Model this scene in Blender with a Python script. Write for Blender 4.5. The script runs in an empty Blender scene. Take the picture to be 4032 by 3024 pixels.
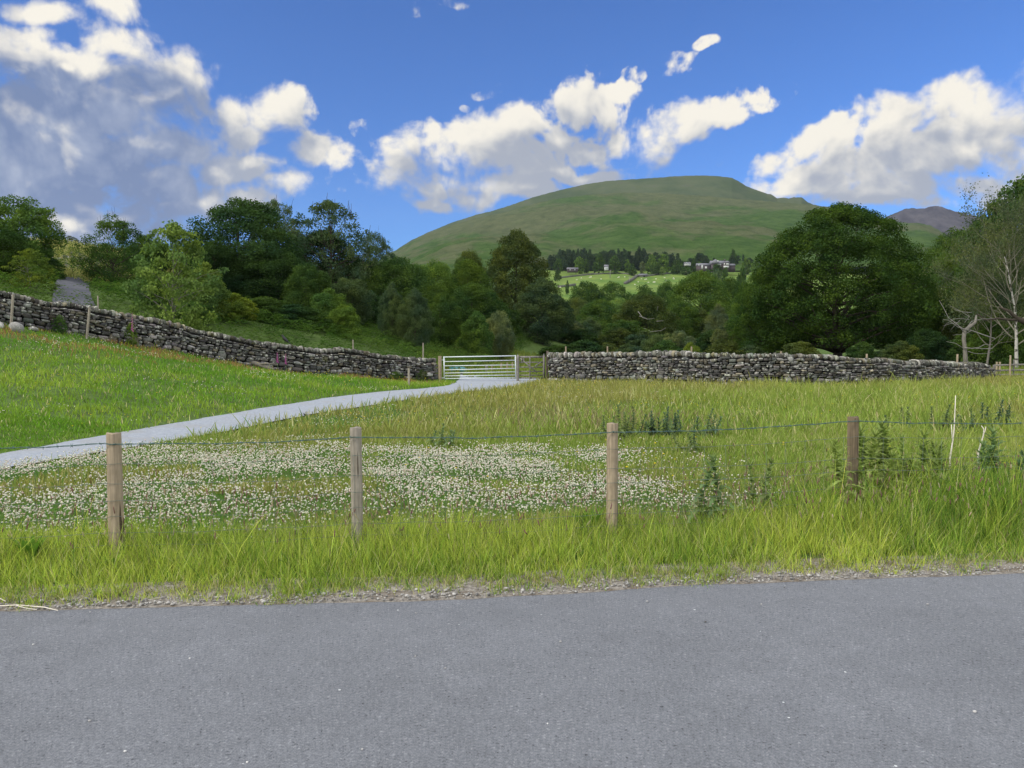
import bpy, math, random
import numpy as np
from mathutils import Vector, Matrix, Euler

# ------------------------------------------------------------------ camera
sc = bpy.context.scene
col = sc.collection
F_PX, CX, CY, PITCH, HC = 3028.0, 2016.0, 1512.0, math.atan(142/3028), 1.65
cam = bpy.data.cameras.new('camera'); camo = bpy.data.objects.new('camera', cam); col.objects.link(camo)
cam.sensor_width = 36; cam.lens = F_PX/4032*36; cam.clip_start = .05; cam.clip_end = 20000
camo.location = (0, 0, HC); camo.rotation_euler = (math.pi/2-PITCH, 0, 0)
sc.camera = camo
cp, sp = math.cos(PITCH), math.sin(PITCH)
def ray(px, py):
    x = (px-CX)/F_PX; y = (CY-py)/F_PX
    return np.array([x, cp+y*sp, -sp+y*cp])        # a point one metre ahead of the lens
def at(px, py, D):
    r = ray(px, py); r = r/r[1]
    return np.array([r[0]*D, D, HC+r[2]*D])
K = 4032/2212

# ------------------------------------------------------------------ sun, sky, exposure
SUN_EL, SUN_AZ = math.radians(34), math.radians(-118)   # azimuth clockwise from the view direction
sun = bpy.data.lights.new('sun', 'SUN'); suno = bpy.data.objects.new('sun', sun); col.objects.link(suno)
sun.energy = 1.5; sun.angle = math.radians(11); sun.color = (1, .93, .80)
sd = Vector((math.sin(SUN_AZ)*math.cos(SUN_EL), math.cos(SUN_AZ)*math.cos(SUN_EL), math.sin(SUN_EL)))
suno.rotation_euler = sd.to_track_quat('Z', 'Y').to_euler()
sc.view_settings.view_transform = 'Standard'; sc.view_settings.look = 'None'
sc.view_settings.exposure = .8; sc.view_settings.gamma = 1
cyc = sc.cycles
cyc.max_bounces = 5; cyc.diffuse_bounces = 3; cyc.glossy_bounces = 2; cyc.transmission_bounces = 3
cyc.transparent_max_bounces = 4; cyc.caustics_reflective = False; cyc.caustics_refractive = False
cyc.sample_clamp_indirect = 4

class NT:
    """small node-writing helper"""
    def __init__(s, tree): s.t = tree; s.n = tree.nodes; s.l = tree.links
    def new(s, typ, **kw):
        n = s.n.new(typ)
        for k, v in kw.items(): setattr(n, k, v)
        return n
    def put(s, sock, v):
        if isinstance(v, bpy.types.NodeSocket): s.l.new(v, sock)
        elif v is not None: sock.default_value = v
    def m(s, op, a, b=None, c=None, clamp=False):
        n = s.new('ShaderNodeMath', operation=op, use_clamp=clamp)
        for i, v in enumerate((a, b, c)): s.put(n.inputs[i], v)
        return n.outputs[0]
    def v(s, op, a, b=None, c=None):
        n = s.new('ShaderNodeVectorMath', operation=op)
        for i, x in enumerate((a, b, c)): s.put(n.inputs[i], x)
        return n.outputs['Value'] if op in ('DOT_PRODUCT', 'LENGTH', 'DISTANCE') else n.outputs[0]
    def mix(s, f, a, b, bt='MIX'):
        n = s.new('ShaderNodeMix', data_type='RGBA', blend_type=bt)
        s.put(n.inputs[0], f)
        for i, x in ((6, a), (7, b)):
            s.put(n.inputs[i], (*x, 1) if isinstance(x, tuple) and len(x) == 3 else x)
        return n.outputs[2]
    def noise(s, vec, scale, detail=2, rough=.5, dist=0, out=0, dim='3D'):
        n = s.new('ShaderNodeTexNoise', noise_dimensions=dim)
        s.put(n.inputs['Vector'], vec); n.inputs['Scale'].default_value = scale; n.inputs['Detail'].default_value = detail
        n.inputs['Roughness'].default_value = rough; n.inputs['Distortion'].default_value = dist
        return n.outputs[out]
    def ramp(s, f, *stops, interp='LINEAR'):
        n = s.new('ShaderNodeValToRGB'); s.put(n.inputs[0], f); e = n.color_ramp.elements; n.color_ramp.interpolation = interp
        while len(e) < len(stops): e.new(.5)
        for el, (p, c) in zip(e, stops): el.position = p; el.color = (*c, 1) if len(c) == 3 else c
        return n.outputs[0]
    def rng(s, v, a, b, c=0, d=1, smooth=False):
        n = s.new('ShaderNodeMapRange', interpolation_type='SMOOTHSTEP' if smooth else 'LINEAR')
        for i, x in enumerate((v, a, b, c, d)): s.put(n.inputs[i], x)
        return n.outputs[0]

# cloud puffs: (x, y, half width, half height) as directions in the sky
BL = [(60,130,120,70),(180,150,120,60),(60,250,150,80),(200,230,130,70),(330,200,105,62),(400,165,80,45),(420,225,50,55),
 (90,25,80,28),(250,15,52,32),(70,85,130,40),(250,95,80,36),(1330,200,60,26),(795,365,44,34),(1335,300,50,42),(1250,385,90,20),(100,350,150,75),(250,345,120,60),(370,325,85,48),(330,400,120,55),(60,430,130,60),(200,440,120,50),
 (500,235,60,42),(585,240,66,52),(530,295,66,42),(555,360,66,40),(600,400,48,26),(460,380,60,50),
 (680,325,50,40),(740,330,50,42),(748,385,34,32),(783,267,27,18),
 (870,310,62,46),(925,300,52,42),(860,375,60,46),(950,400,110,46),(1050,300,70,58),(1120,270,70,48),(1235,225,60,55),(1290,235,60,40),
 (1365,163,30,15),(1150,340,110,60),(1260,320,70,50),(1310,270,40,35),(930,445,48,24),(1060,400,100,30),(1000,300,60,45),
 (1430,300,60,62),(1480,262,80,50),(1560,240,80,36),(1640,208,55,34),(1692,183,25,17),(1400,330,36,40),
 (1350,378,60,18),(1480,374,45,10),(1545,352,38,13),(1447,138,34,22),(1515,103,24,11),(1062,190,34,10),(1092,178,20,8),(1004,222,12,8),
 (895,32,30,13),(955,8,46,9),(1700,350,55,36),(1760,310,70,42),(1830,290,90,45),(1930,250,100,50),(2030,215,110,58),(2110,195,110,50),
 (2160,235,120,75),(1745,385,70,40),(1850,370,110,60),(1980,330,130,62),(2100,310,130,62),(2190,290,90,85),(1900,420,110,34),(2060,425,110,26),
 (2250,330,120,100),(-120,300,160,220),(960,345,70,45),(1190,300,50,40),(2080,265,90,50),(1010,350,60,60),(1030,430,70,28),(1190,370,80,30),(2120,400,130,50),(1960,400,90,50),(350,450,110,50),(560,440,70,40),(640,400,50,30),(1130,410,90,26),(1700,410,70,26),(2200,430,60,30),(30,330,110,110),(300,470,140,50),(450,440,120,50),(130,470,150,50)]
HL = [(115,195,30,42),(45,165,42,22),(155,150,20,10),(225,150,40,35),(400,108,62,18),(455,125,22,26),(300,305,55,20),(395,290,38,22),(155,340,28,55),(160,405,26,18),(55,400,28,12),(100,310,32,16),(160,480,50,30),(430,250,30,14),(740,350,30,50)]
def azel(px, py):
    r = ray(px, py); r = r/np.linalg.norm(r)
    return math.atan2(r[0], r[1]), math.asin(r[2])
def grp(name, ins, fn):
    g = bpy.data.node_groups.new(name, 'ShaderNodeTree')
    for n in ins: g.interface.new_socket(n, in_out='INPUT', socket_type='NodeSocketVector')
    g.interface.new_socket('D', in_out='OUTPUT', socket_type='NodeSocketFloat')
    q = NT(g); gi = q.new('NodeGroupInput').outputs[0]; go = q.new('NodeGroupOutput'); q.l.new(fn(q, gi), go.inputs[0]); return g
def blobfield(q, P, BL, k=.35):
    best = None
    for (x, y, rx, ry) in BL:
        a0, e0 = azel(x*K, y*K); a1, _ = azel((x+rx)*K, y*K); _, e1 = azel(x*K, (y-ry)*K)
        sx, sy = 1/(a1-a0), 1/(e1-e0)
        p = q.v('MULTIPLY_ADD', P, (sx, sy, 0), (-a0*sx, -e0*sy, 0)); d = q.v('DOT_PRODUCT', p, p)
        best = d if best is None else (q.m('SMOOTH_MIN', best, d, k) if k else q.m('MINIMUM', best, d))
    return q.m('SQRT', q.m('MAXIMUM', best, 0))
def f_puff(q, P):
    n1 = q.noise(P, 10, 7, .60, .15, 0, '2D')
    vo = q.new('ShaderNodeTexVoronoi', voronoi_dimensions='2D', feature='SMOOTH_F1'); q.put(vo.inputs['Vector'], P); vo.inputs['Scale'].default_value = 19
    vo.inputs['Smoothness'].default_value = .35; vo.inputs['Detail'].default_value = 2.5; vo.inputs['Roughness'].default_value = .6; vo.inputs['Lacunarity'].default_value = 2.2
    d = q.m('MULTIPLY', q.m('SUBTRACT', n1, .49), 3.3)
    return q.m('ADD', d, q.m('MULTIPLY', q.m('SUBTRACT', .50, vo.outputs['Distance']), 1.0))
G_puff = grp('cloud_puffs', ['P'], f_puff)
world = bpy.data.worlds.new('World'); sc.world = world; world.use_nodes = True
wt = NT(world.node_tree); wt.n.clear()
gen = wt.new('ShaderNodeTexCoord').outputs['Generated']
sep = wt.new('ShaderNodeSeparateXYZ'); wt.l.new(gen, sep.inputs[0])
az = wt.m('ARCTAN2', sep.outputs[0], sep.outputs[1]); el = wt.m('ARCSINE', sep.outputs[2])
cmb = wt.new('ShaderNodeCombineXYZ'); wt.l.new(az, cmb.inputs[0]); wt.l.new(el, cmb.inputs[1]); AE = cmb.outputs[0]
w_ = wt.noise(AE, 7, 2, .5, 0, 1, '2D')
PW = wt.v('MULTIPLY_ADD', wt.v('SUBTRACT', w_, (.5, .5, .5)), (.05, .04, 0), AE)
def puff(off):
    n = wt.new('ShaderNodeGroup'); n.node_tree = G_puff
    wt.l.new(wt.v('ADD', PW, off) if off else PW, n.inputs[0]); return n.outputs[0]
big = [b for b in BL if b[2]*b[3] > 2400]
def body(r): return wt.m('MULTIPLY', wt.m('MINIMUM', wt.m('SUBTRACT', 1.30, r), .88), CB)
CB = 1.55
SM = [b for b in BL if b[2]*b[3] < 1500 and b[1] < 400]; b0 = blobfield(wt, PW, [b for b in BL if b not in SM]); bs_ = blobfield(wt, PW, SM, 0); b1 = blobfield(wt, wt.v('ADD', PW, (-.014, .040, 0)), big, 0)
p0 = puff(None); p1 = puff((-.005, .011, 0))
lz = wt.rng(az, -.43, -.30, 1, 0, True)
body0 = wt.m('MAXIMUM', wt.m('ADD', body(b0), wt.m('MULTIPLY', lz, .34)), wt.m('MULTIPLY', wt.m('MINIMUM', wt.m('SUBTRACT', 1.25, bs_), .15), 1.5))
d0 = wt.m('ADD', body0, wt.m('ADD', p0, wt.m('MULTIPLY', wt.m('SUBTRACT', wt.noise(AE, 70, 4, .6, 0, 0, '2D'), .5), .8)))
sky = wt.new('ShaderNodeTexSky', sky_type='NISHITA', sun_disc=False, sun_elevation=SUN_EL, sun_rotation=SUN_AZ)
sky.air_density = 1.0; sky.dust_density = .15; sky.ozone_density = 3.0; sky.altitude = 200
skyc = wt.mix(1.0, sky.outputs[0], (.50, .75, 1.10), 'MULTIPLY')
skyc = wt.v('MULTIPLY', skyc, (.056, .068, .080))
h0 = blobfield(wt, PW, HL, 0)
lit = wt.m('MULTIPLY_ADD', wt.m('SUBTRACT', b1, b0), .66, .07)
lit = wt.m('ADD', lit, wt.m('MULTIPLY', wt.m('SUBTRACT', p0, p1), .40))
lit = wt.m('ADD', lit, wt.m('MULTIPLY', wt.m('SUBTRACT', wt.noise(PW, 7, 4, .6, 0, 0, '2D'), .5), 1.6))
lit = wt.m('ADD', lit, wt.rng(d0, .0, 1.8, .20, -.16))
lit = wt.m('SUBTRACT', lit, wt.m('MULTIPLY', lz, .27))
lit = wt.m('ADD', lit, wt.rng(wt.m('SUBTRACT', h0, wt.m('MULTIPLY', p0, .55)), 1.5, .1, 0, .62, True))
lit = wt.rng(lit, -.12, 1.05, 0, 1, True)
shade = wt.mix(lz, (.225, .245, .29), wt.mix(wt.rng(p0, -.5, .7), (.095, .135, .24), (.21, .245, .33)))
cloudc = wt.mix(lit, shade, (.56, .53, .465))
alpha = wt.rng(d0, -.22, wt.rng(wt.noise(AE, 4, 2, .5, 0, 0, '2D'), .35, .65, .45, 1.35), 0, 1, True)
front = wt.mix(alpha, skyc, cloudc)
# beyond the view (behind, overhead and to the sides) broken cloud, added extra bright as fill light
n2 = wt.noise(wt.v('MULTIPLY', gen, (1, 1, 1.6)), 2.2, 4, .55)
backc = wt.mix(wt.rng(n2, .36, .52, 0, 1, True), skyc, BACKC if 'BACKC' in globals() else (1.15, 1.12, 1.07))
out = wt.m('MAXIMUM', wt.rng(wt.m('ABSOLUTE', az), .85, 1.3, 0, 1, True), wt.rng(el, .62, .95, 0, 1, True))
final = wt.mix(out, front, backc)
final = wt.mix(wt.rng(el, -.12, -.02, 0, 1), (.10, .11, .08), final)
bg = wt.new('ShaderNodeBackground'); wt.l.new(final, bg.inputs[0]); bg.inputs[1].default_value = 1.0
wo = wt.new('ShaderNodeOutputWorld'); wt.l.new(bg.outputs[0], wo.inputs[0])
world.cycles.sampling_method = 'MANUAL'; world.cycles.sample_map_resolution = 512

# ------------------------------------------------------------------ helpers
R = np.random.default_rng(11)
def tag(o, label=None, cat=None, group=None, kind=None):
    for k, v in (('label', label), ('category', cat), ('group', group), ('kind', kind)):
        if v: o[k] = v
    return o
def empty(name, loc=(0, 0, 0), rz=0):
    o = bpy.data.objects.new(name, None); col.objects.link(o); o.location = tuple(loc); o.rotation_euler = (0, 0, rz)
    o.empty_display_size = .1; return o
def mesh_np(name, V, faces, mat=None, parent=None, cols=None, smooth=False, data_only=False):
    """faces: array (n,k) or a list of such arrays"""
    V = np.asarray(V, dtype=np.float32).reshape(-1, 3)
    if not (isinstance(faces, list) and np.ndim(faces[0]) == 2): faces = [faces]
    faces = [np.asarray(f, dtype=np.int32) for f in faces if len(f)]
    me = bpy.data.meshes.new(name)
    me.vertices.add(len(V)); me.vertices.foreach_set('co', V.ravel())
    loops = np.concatenate([f.ravel() for f in faces]); tot = np.concatenate([np.full(len(f), f.shape[1], np.int32) for f in faces])
    start = np.concatenate([[0], np.cumsum(tot)[:-1]]).astype(np.int32)
    me.loops.add(len(loops)); me.loops.foreach_set('vertex_index', loops)
    me.polygons.add(len(tot)); me.polygons.foreach_set('loop_start', start); me.polygons.foreach_set('loop_total', tot)
    if smooth: me.polygons.foreach_set('use_smooth', np.ones(len(tot), bool))
    me.update(calc_edges=True)
    if cols is not None:
        a = me.color_attributes.new('Col', 'FLOAT_COLOR', 'POINT')
        c = np.ones((len(V), 4), np.float32); c[:, :3] = cols; a.data.foreach_set('color', c.ravel())
    if mat: me.materials.append(mat)
    if data_only: return me
    o = bpy.data.objects.new(name, me); col.objects.link(o)
    if parent: o.parent = parent
    return o
class MB:
    """collects simple solids and links them as ONE mesh object"""
    def __init__(s): s.V = []; s.F4 = []; s.F3 = []; s.n = 0; s.C = []
    def add(s, V, F4=None, F3=None, c=(1, 1, 1)):
        V = np.asarray(V, float).reshape(-1, 3); s.V.append(V); s.C.append(np.tile(np.asarray(c, float), (len(V), 1)) if np.ndim(c) == 1 else np.asarray(c))
        if F4 is not None and len(F4): s.F4.append(np.asarray(F4)+s.n)
        if F3 is not None and len(F3): s.F3.append(np.asarray(F3)+s.n)
        s.n += len(V); return s
    def box(s, a, b, M=None, c=(1, 1, 1)):
        a = np.array(a, float); b = np.array(b, float)
        V = np.array([[x, y, z] for x in (a[0], b[0]) for y in (a[1], b[1]) for z in (a[2], b[2])])
        if M is not None: V = V@np.array(M)[:3, :3].T+np.array(M)[:3, 3]
        return s.add(V, [[0, 1, 3, 2], [4, 6, 7, 5], [0, 4, 5, 1], [2, 3, 7, 6], [0, 2, 6, 4], [1, 5, 7, 3]], c=c)
    def beam(s, p, q, w, h, c=(1, 1, 1)):
        """rectangular bar from p to q, w across horizontally, h high"""
        p = np.array(p, float); q = np.array(q, float); d = q-p; L = np.linalg.norm(d); d /= L
        u = np.cross(d, [0, 0, 1.]); u = np.array([1., 0, 0]) if np.linalg.norm(u) < 1e-3 else u/np.linalg.norm(u)
        v = np.cross(u, d)
        V = [e+u*a*w/2+v*b*h/2 for e in (p, q) for a, b in ((-1, -1), (1, -1), (1, 1), (-1, 1))]
        return s.add(V, [[0, 1, 2, 3], [4, 7, 6, 5], [0, 4, 5, 1], [1, 5, 6, 2], [2, 6, 7, 3], [3, 7, 4, 0]], c=c)
    def tube(s, pts, rad, k=6, c=(1, 1, 1), cap=True):
        pts = np.asarray(pts, float); n = len(pts); rad = np.broadcast_to(rad, n)
        t = np.gradient(pts, axis=0); t /= np.linalg.norm(t, axis=1)[:, None]+1e-9
        ref = np.array([0, 0, 1.]) if abs(t[:, 2]).mean() < .8 else np.array([1., 0, 0])
        u = np.cross(t, ref); u /= np.linalg.norm(u, axis=1)[:, None]+1e-9; v = np.cross(t, u)
        a = np.arange(k)*2*math.pi/k
        V = pts[:, None]+rad[:, None, None]*(u[:, None]*np.cos(a)[None, :, None]+v[:, None]*np.sin(a)[None, :, None])
        F = [[i*k+j, i*k+(j+1) % k, (i+1)*k+(j+1) % k, (i+1)*k+j] for i in range(n-1) for j in range(k)]
        V = V.reshape(-1, 3); T = []
        if cap:
            V = np.vstack([V, pts[0], pts[-1]]); m = n*k
            T = [[m, (j+1) % k, j] for j in range(k)]+[[m+1, (n-1)*k+j, (n-1)*k+(j+1) % k] for j in range(k)]
        return s.add(V, F, T, c=c)
    def build(s, name, mat=None, parent=None, smooth=False):
        return mesh_np(name, np.vstack(s.V), [x for x in (np.vstack(s.F4) if s.F4 else [], np.vstack(s.F3) if s.F3 else []) if len(x)], mat, parent, np.vstack(s.C), smooth)
# value noise in numpy, for shapes and for what grows where
_T = np.random.default_rng(5).random((256, 256))
def vn(x, y):
    xi = np.floor(x).astype(int); yi = np.floor(y).astype(int); fx = x-xi; fy = y-yi
    fx = fx*fx*(3-2*fx); fy = fy*fy*(3-2*fy)
    g = lambda i, j: _T[i % 256, j % 256]
    return (g(xi, yi)*(1-fx)+g(xi+1, yi)*fx)*(1-fy)+(g(xi, yi+1)*(1-fx)+g(xi+1, yi+1)*fx)*fy
def fbm(x, y, o=4, g=.5):
    x = np.asarray(x, float); y = np.asarray(y, float); s = 0; a = 1; t = 0
    for i in range(o): s = s+a*vn(x*2**i+17.3*i, y*2**i+9.1*i); t += a; a *= g
    return s/t
def sst(a, b, x):
    t = np.clip((np.asarray(x, float)-a)/(b-a), 0, 1); return t*t*(3-2*t)

# ------------------------------------------------------------------ materials
def mat(name, fn):
    m = bpy.data.materials.new(name); m.use_nodes = True; t = NT(m.node_tree); t.n.clear()
    sh = fn(t); o = t.new('ShaderNodeOutputMaterial')
    t.l.new(sh[0] if isinstance(sh, tuple) else sh, o.inputs[0])
    return m
def bsdf(t, colr, rough=.8, spec=.3, bump=None, bs=.5, bd=.02, metal=0):
    n = t.new('ShaderNodeBsdfPrincipled'); t.put(n.inputs['Base Color'], (*colr, 1) if isinstance(colr, tuple) else colr)
    t.put(n.inputs['Roughness'], rough); n.inputs['Specular IOR Level'].default_value = spec; n.inputs['Metallic'].default_value = metal
    if bump is not None:
        b = t.new('ShaderNodeBump'); b.inputs['Strength'].default_value = bs; b.inputs['Distance'].default_value = bd
        t.l.new(bump, b.inputs['Height']); t.l.new(b.outputs[0], n.inputs['Normal'])
    return n.outputs[0]
def pos(t): return t.new('ShaderNodeNewGeometry').outputs['Position']
def objc(t): return t.new('ShaderNodeTexCoord').outputs['Object']
def attr(t): return t.new('ShaderNodeAttribute', attribute_name='Col').outputs['Color']
def leafy(t, colr, tr=.35):
    d = t.new('ShaderNodeBsdfDiffuse'); t.put(d.inputs[0], colr)
    r = t.new('ShaderNodeBsdfTranslucent'); t.put(r.inputs[0], t.mix(1, colr, (1.0, 1.15, .6), 'MULTIPLY'))
    m = t.new('ShaderNodeMixShader'); m.inputs[0].default_value = tr
    t.l.new(d.outputs[0], m.inputs[1]); t.l.new(r.outputs[0], m.inputs[2]); return m.outputs[0]
M_blade = mat('grass_blade', lambda t: leafy(t, attr(t), .45))
def m_leaf(name, c, var=.55):
    def f(t):
        g = t.new('ShaderNodeNewGeometry'); oi = t.new('ShaderNodeObjectInfo')
        n = t.noise(g.outputs['Position'], .45, 2, .6)
        c2 = (c[0]*1.55, c[1]*1.30, c[2]*.9); c1 = (c[0]*.72, c[1]*.80, c[2]*1.05)
        k = t.mix(t.rng(n, .35, .68), c1, c2)
        v = t.m('MULTIPLY_ADD', g.outputs['Random Per Island'], var, 1-var/2)
        v = t.m('MULTIPLY', v, t.m('MULTIPLY_ADD', oi.outputs['Random'], .35, .82))
        return leafy(t, t.v('SCALE', k, None) if 0 else t.mix(1, k, _grey(t, v), 'MULTIPLY'), .30)
    return mat(name, f)
def _grey(t, v):
    n = t.new('ShaderNodeCombineColor')
    for i in range(3): t.l.new(v, n.inputs[i])
    return n.outputs[0]
LM = dict(dark=m_leaf('leaf_dark', (.046, .090, .024)), deep=m_leaf('leaf_deep', (.028, .060, .022)), mid=m_leaf('leaf_mid', (.070, .128, .028)),
          olive=m_leaf('leaf_olive', (.064, .094, .030)), oak=m_leaf('leaf_oak', (.044, .088, .020)), lime=m_leaf('leaf_lime', (.13, .185, .030)), greyg=m_leaf('leaf_grey_green', (.095, .130, .060)),
          fresh=m_leaf('leaf_fresh', (.125, .200, .050)), conifer=m_leaf('leaf_conifer', (.030, .055, .028)), bluish=m_leaf('leaf_bluish', (.058, .098, .046)),
          yel=m_leaf('leaf_yellow', (.16, .19, .03)))
def bark(name, c):
    return mat(name, lambda t: bsdf(t, t.mix(t.noise(t.v('MULTIPLY', objc(t), (6, 6, 1)), 3, 4), tuple(x*.5 for x in c), tuple(x*1.4 for x in c)), .9, .1))
M_bark = bark('bark', (.05, .042, .034)); M_palebark = bark('pale_bark', (.16, .15, .13)); M_deadwood = bark('dead_wood', (.20, .195, .18))
M_birch = mat('birch_bark', lambda t: bsdf(t, t.mix(t.rng(t.noise(t.v('MULTIPLY', pos(t), (1, 1, 2.5)), 2.2, 3), .52, .6), (.38, .37, .34), (.06, .055, .05)), .8, .2))
M_twig = bark('twig', (.20, .19, .15))

# ------------------------------------------------------------------ terrain
CP = [(x, y, 0) for x in (-50, -20, 0, 20, 50) for y in (-30, -10)] + [(x, 4, 0) for x in (-30, -14, -6, 0, 6, 14, 30)] + \
 [(x, y, 0) for x in (2, 9, 18, 30) for y in (10, 18, 26, 34, 40)] + [(-3, 12, 0), (-8, 11, 0), (-6, 14.5, .0), (-4, 18, .0), (-1.5, 24, 0), (-.5, 30, 0), (-12, 8, 0),
 (-11, 13, .28), (-9, 17, .30), (-6, 22, .16), (-14, 18, .95), (-11, 23, .95), (-5, 29, .25), (-8, 30, .5), (-20, 18, 1.6), (-25, 10, 1.3), (-30, 18, 3.0), (-16, 24, 1.75),
 (-3.7, 38, .07), (-7, 36, .33), (-10.3, 34, .68), (-13, 32.4, 1.2), (-15, 31, 1.77), (-18, 27, 2.42), (-24, 24, 3.4), (0, 38, 0), (-2, 38, .02), (0, 45, 0), (-3, 46, .2),
 (-15.2, 50, 3.2), (-11, 52, 2.55), (-8.5, 55, 1.9), (-3.8, 60, .9), (2, 75, 1.2), (1, 90, 3.4), (-19.6, 38, 4.0), (-20.5, 36, 3.85), (-24, 42, 4.9), (-28, 50, 6.15),
 (-31.5, 56, 7.6), (-36, 63, 9.9), (-37, 74, 10), (-25, 34, 4.6), (-12, 44, 2.5), (-8, 46, 1.5), (-22, 66, 7.5), (-15, 66, 5.0), (-8, 70, 3.4), (-25, 80, 10), (-15, 85, 8),
 (-5, 90, 5), (-40, 100, 12), (-10, 110, 8), (-60, 60, 11), (-60, 100, 13), (-50, 40, 9), (-45, 25, 6), (8, 60, 0), (8, 80, 0), (10, 110, 1.5), (20, 60, 0), (40, 60, 0),
 (60, 60, 1), (25, 90, 0), (45, 100, 2), (70, 110, 5), (30, 140, 2), (0, 150, 4), (60, 150, 8), (-50, 150, 20), (60, 20, 0), (60, -20, 0)]
CP = np.array(CP, float)
def _phi(r): return r*r*np.log(r+1e-9)
def _tps(P, z, lam=.4):
    n = len(P); A = np.zeros((n+3, n+3)); d = np.hypot(P[:, None, 0]-P[None, :, 0], P[:, None, 1]-P[None, :, 1])
    A[:n, :n] = _phi(d)+np.eye(n)*lam; A[:n, n] = 1; A[:n, n+1:] = P; A[n, :n] = 1; A[n+1:, :n] = P.T
    return np.linalg.solve(A, np.concatenate([z, [0, 0, 0]]))
_W = _tps(CP[:, :2], CP[:, 2])
EDGE = np.array([(-40, 1.2), (-12, 3.9), (-3.2, 4.78), (-.3, 5.02), (1.3, 5.33), (3.75, 5.60), (12, 6.6), (40, 10)])
def road_edge(x): return np.interp(x, EDGE[:, 0], EDGE[:, 1])
def ground(x, y):
    x = np.asarray(x, float); y = np.asarray(y, float); sh = np.broadcast(x, y).shape
    x = np.broadcast_to(x, sh).ravel(); y = np.broadcast_to(y, sh).ravel(); z = np.zeros(len(x))
    xc = np.clip(x, -70, 75); yc = np.clip(y, -30, 160)
    for i in range(0, len(x), 20000):
        s = slice(i, i+20000)
        d = np.hypot(xc[s, None]-CP[None, :, 0], yc[s, None]-CP[None, :, 1])
        z[s] = _phi(d)@_W[:-3]+_W[-3]+_W[-2]*xc[s]+_W[-1]*yc[s]
    far = np.interp(y, [100, 250, 400, 560, 700, 860, 1000, 4000], [2, 2, 16, 40, 62, 88, 100, 100])
    w = sst(115, 240, np.hypot(x, y)); z = z*(1-w)+far*w
    e = y-road_edge(x)
    z = z*sst(0, 4, e)
    b = (fbm(x*.35+40, y*.35, 3)-.5)*.35*sst(1.5, 6, e)*sst(9, 16, y)*(1-.75*sst(20, 34, y)*sst(-8, 0, x))
    b += (fbm(x*1.3, y*1.3+7, 2)-.5)*.10*sst(.3, 1.2, e)
    z = z+b*np.where(path_d(x, y) > 0, sst(0, 1.6, path_d(x, y)), 0)
    return z.reshape(sh)
def flat_at(px, py, zc=0.0):
    r = ray(px, py); t = (zc-HC)/r[2]; return (r[0]*t, r[1]*t)
P_UP = [(-900, 1960), (0, 1796), (456, 1722), (911, 1650), (1276, 1590), (1500, 1564), (1663, 1546), (1753, 1526), (1796, 1508), (1812, 1491), (1793, 1481)]
P_LO = [(-900, 2060), (0, 1842), (456, 1772), (911, 1698), (1276, 1630), (1500, 1596), (1717, 1566), (1862, 1546), (1970, 1535), (2035, 1520), (2115, 1502), (2133, 1490)]
PATH = np.array([flat_at(*p) for p in P_UP]+[(-2.6, 40.6), (1.35, 40.4)]+[flat_at(*p) for p in P_LO[::-1]])
_pseg = (PATH, np.roll(PATH, -1, 0))
def inpoly(x, y, P):
    x = np.asarray(x); y = np.asarray(y); c = np.zeros(x.shape, bool); n = len(P); j = n-1
    for i in range(n):
        xi, yi = P[i]; xj, yj = P[j]
        c ^= ((yi > y) != (yj > y)) & (x < (xj-xi)*(y-yi)/(yj-yi+1e-12)+xi); j = i
    return c
def path_d(x, y):
    """distance outside the path (0 or less inside)"""
    d = np.full(np.shape(x), 1e9)
    for a, b in zip(*_pseg):
        ab = b-a; t = np.clip(((x-a[0])*ab[0]+(y-a[1])*ab[1])/(ab@ab), 0, 1)
        d = np.minimum(d, np.hypot(x-a[0]-t*ab[0], y-a[1]-t*ab[1]))
    return np.where(inpoly(x, y, PATH), -d, d)
def hit(px, py, lo=3, hi=1500):
    """where the sight line through a photo point meets the terrain"""
    r = ray(px, py); t = np.geomspace(lo, hi, 900); z = HC+r[2]*t; g = ground(r[0]*t, r[1]*t)
    k = np.argmax(z < g); return (r[0]*t[k], r[1]*t[k], g[k]) if (z < g).any() else (r[0]*hi, r[1]*hi, g[-1])
def gz(x, y): return float(ground(np.array([x]), np.array([y]))[0])

N = 460
u = np.linspace(-1, 1, N); gx = 6*np.sinh(6.9*u); v = np.linspace(-.62, 1, N); gy = 6+6*np.sinh(6.6*v)
XX, YY = np.meshgrid(gx, gy); ZZ = ground(XX, YY)-.004
idx = np.arange(N*N).reshape(N, N)
FQ = np.stack([idx[:-1, :-1], idx[:-1, 1:], idx[1:, 1:], idx[1:, :-1]], -1).reshape(-1, 4)
def m_ground(t):
    p = pos(t); s = t.new('ShaderNodeSeparateXYZ'); t.l.new(p, s.inputs[0]); y = s.outputs[1]
    near = t.mix(t.rng(t.noise(p, 3, 5, .7), .3, .7), (.045, .065, .020), (.10, .17, .040))
    fa = t.mix(t.rng(t.noise(p, .02, 5, .6), .4, .62), (.070, .135, .022), (.115, .17, .038))
    fa = t.mix(t.rng(t.noise(t.v('MULTIPLY', p, (1, .3, 1)), .08, 4, .7), .45, .7), fa, (.15, .21, .04)); fa = t.mix(t.rng(s.outputs[0], -10, 30), (.045, .08, .02), fa)
    c = t.mix(t.rng(y, 160, 260), near, fa)
    return bsdf(t, c, .95, .1, t.noise(p, 9, 4, .7), .6, .05)
M_ground = mat('ground_soil_and_turf', m_ground)
tag(mesh_np('ground', np.stack([XX, YY, ZZ], -1), FQ, M_ground, smooth=True), kind='structure')

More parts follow.
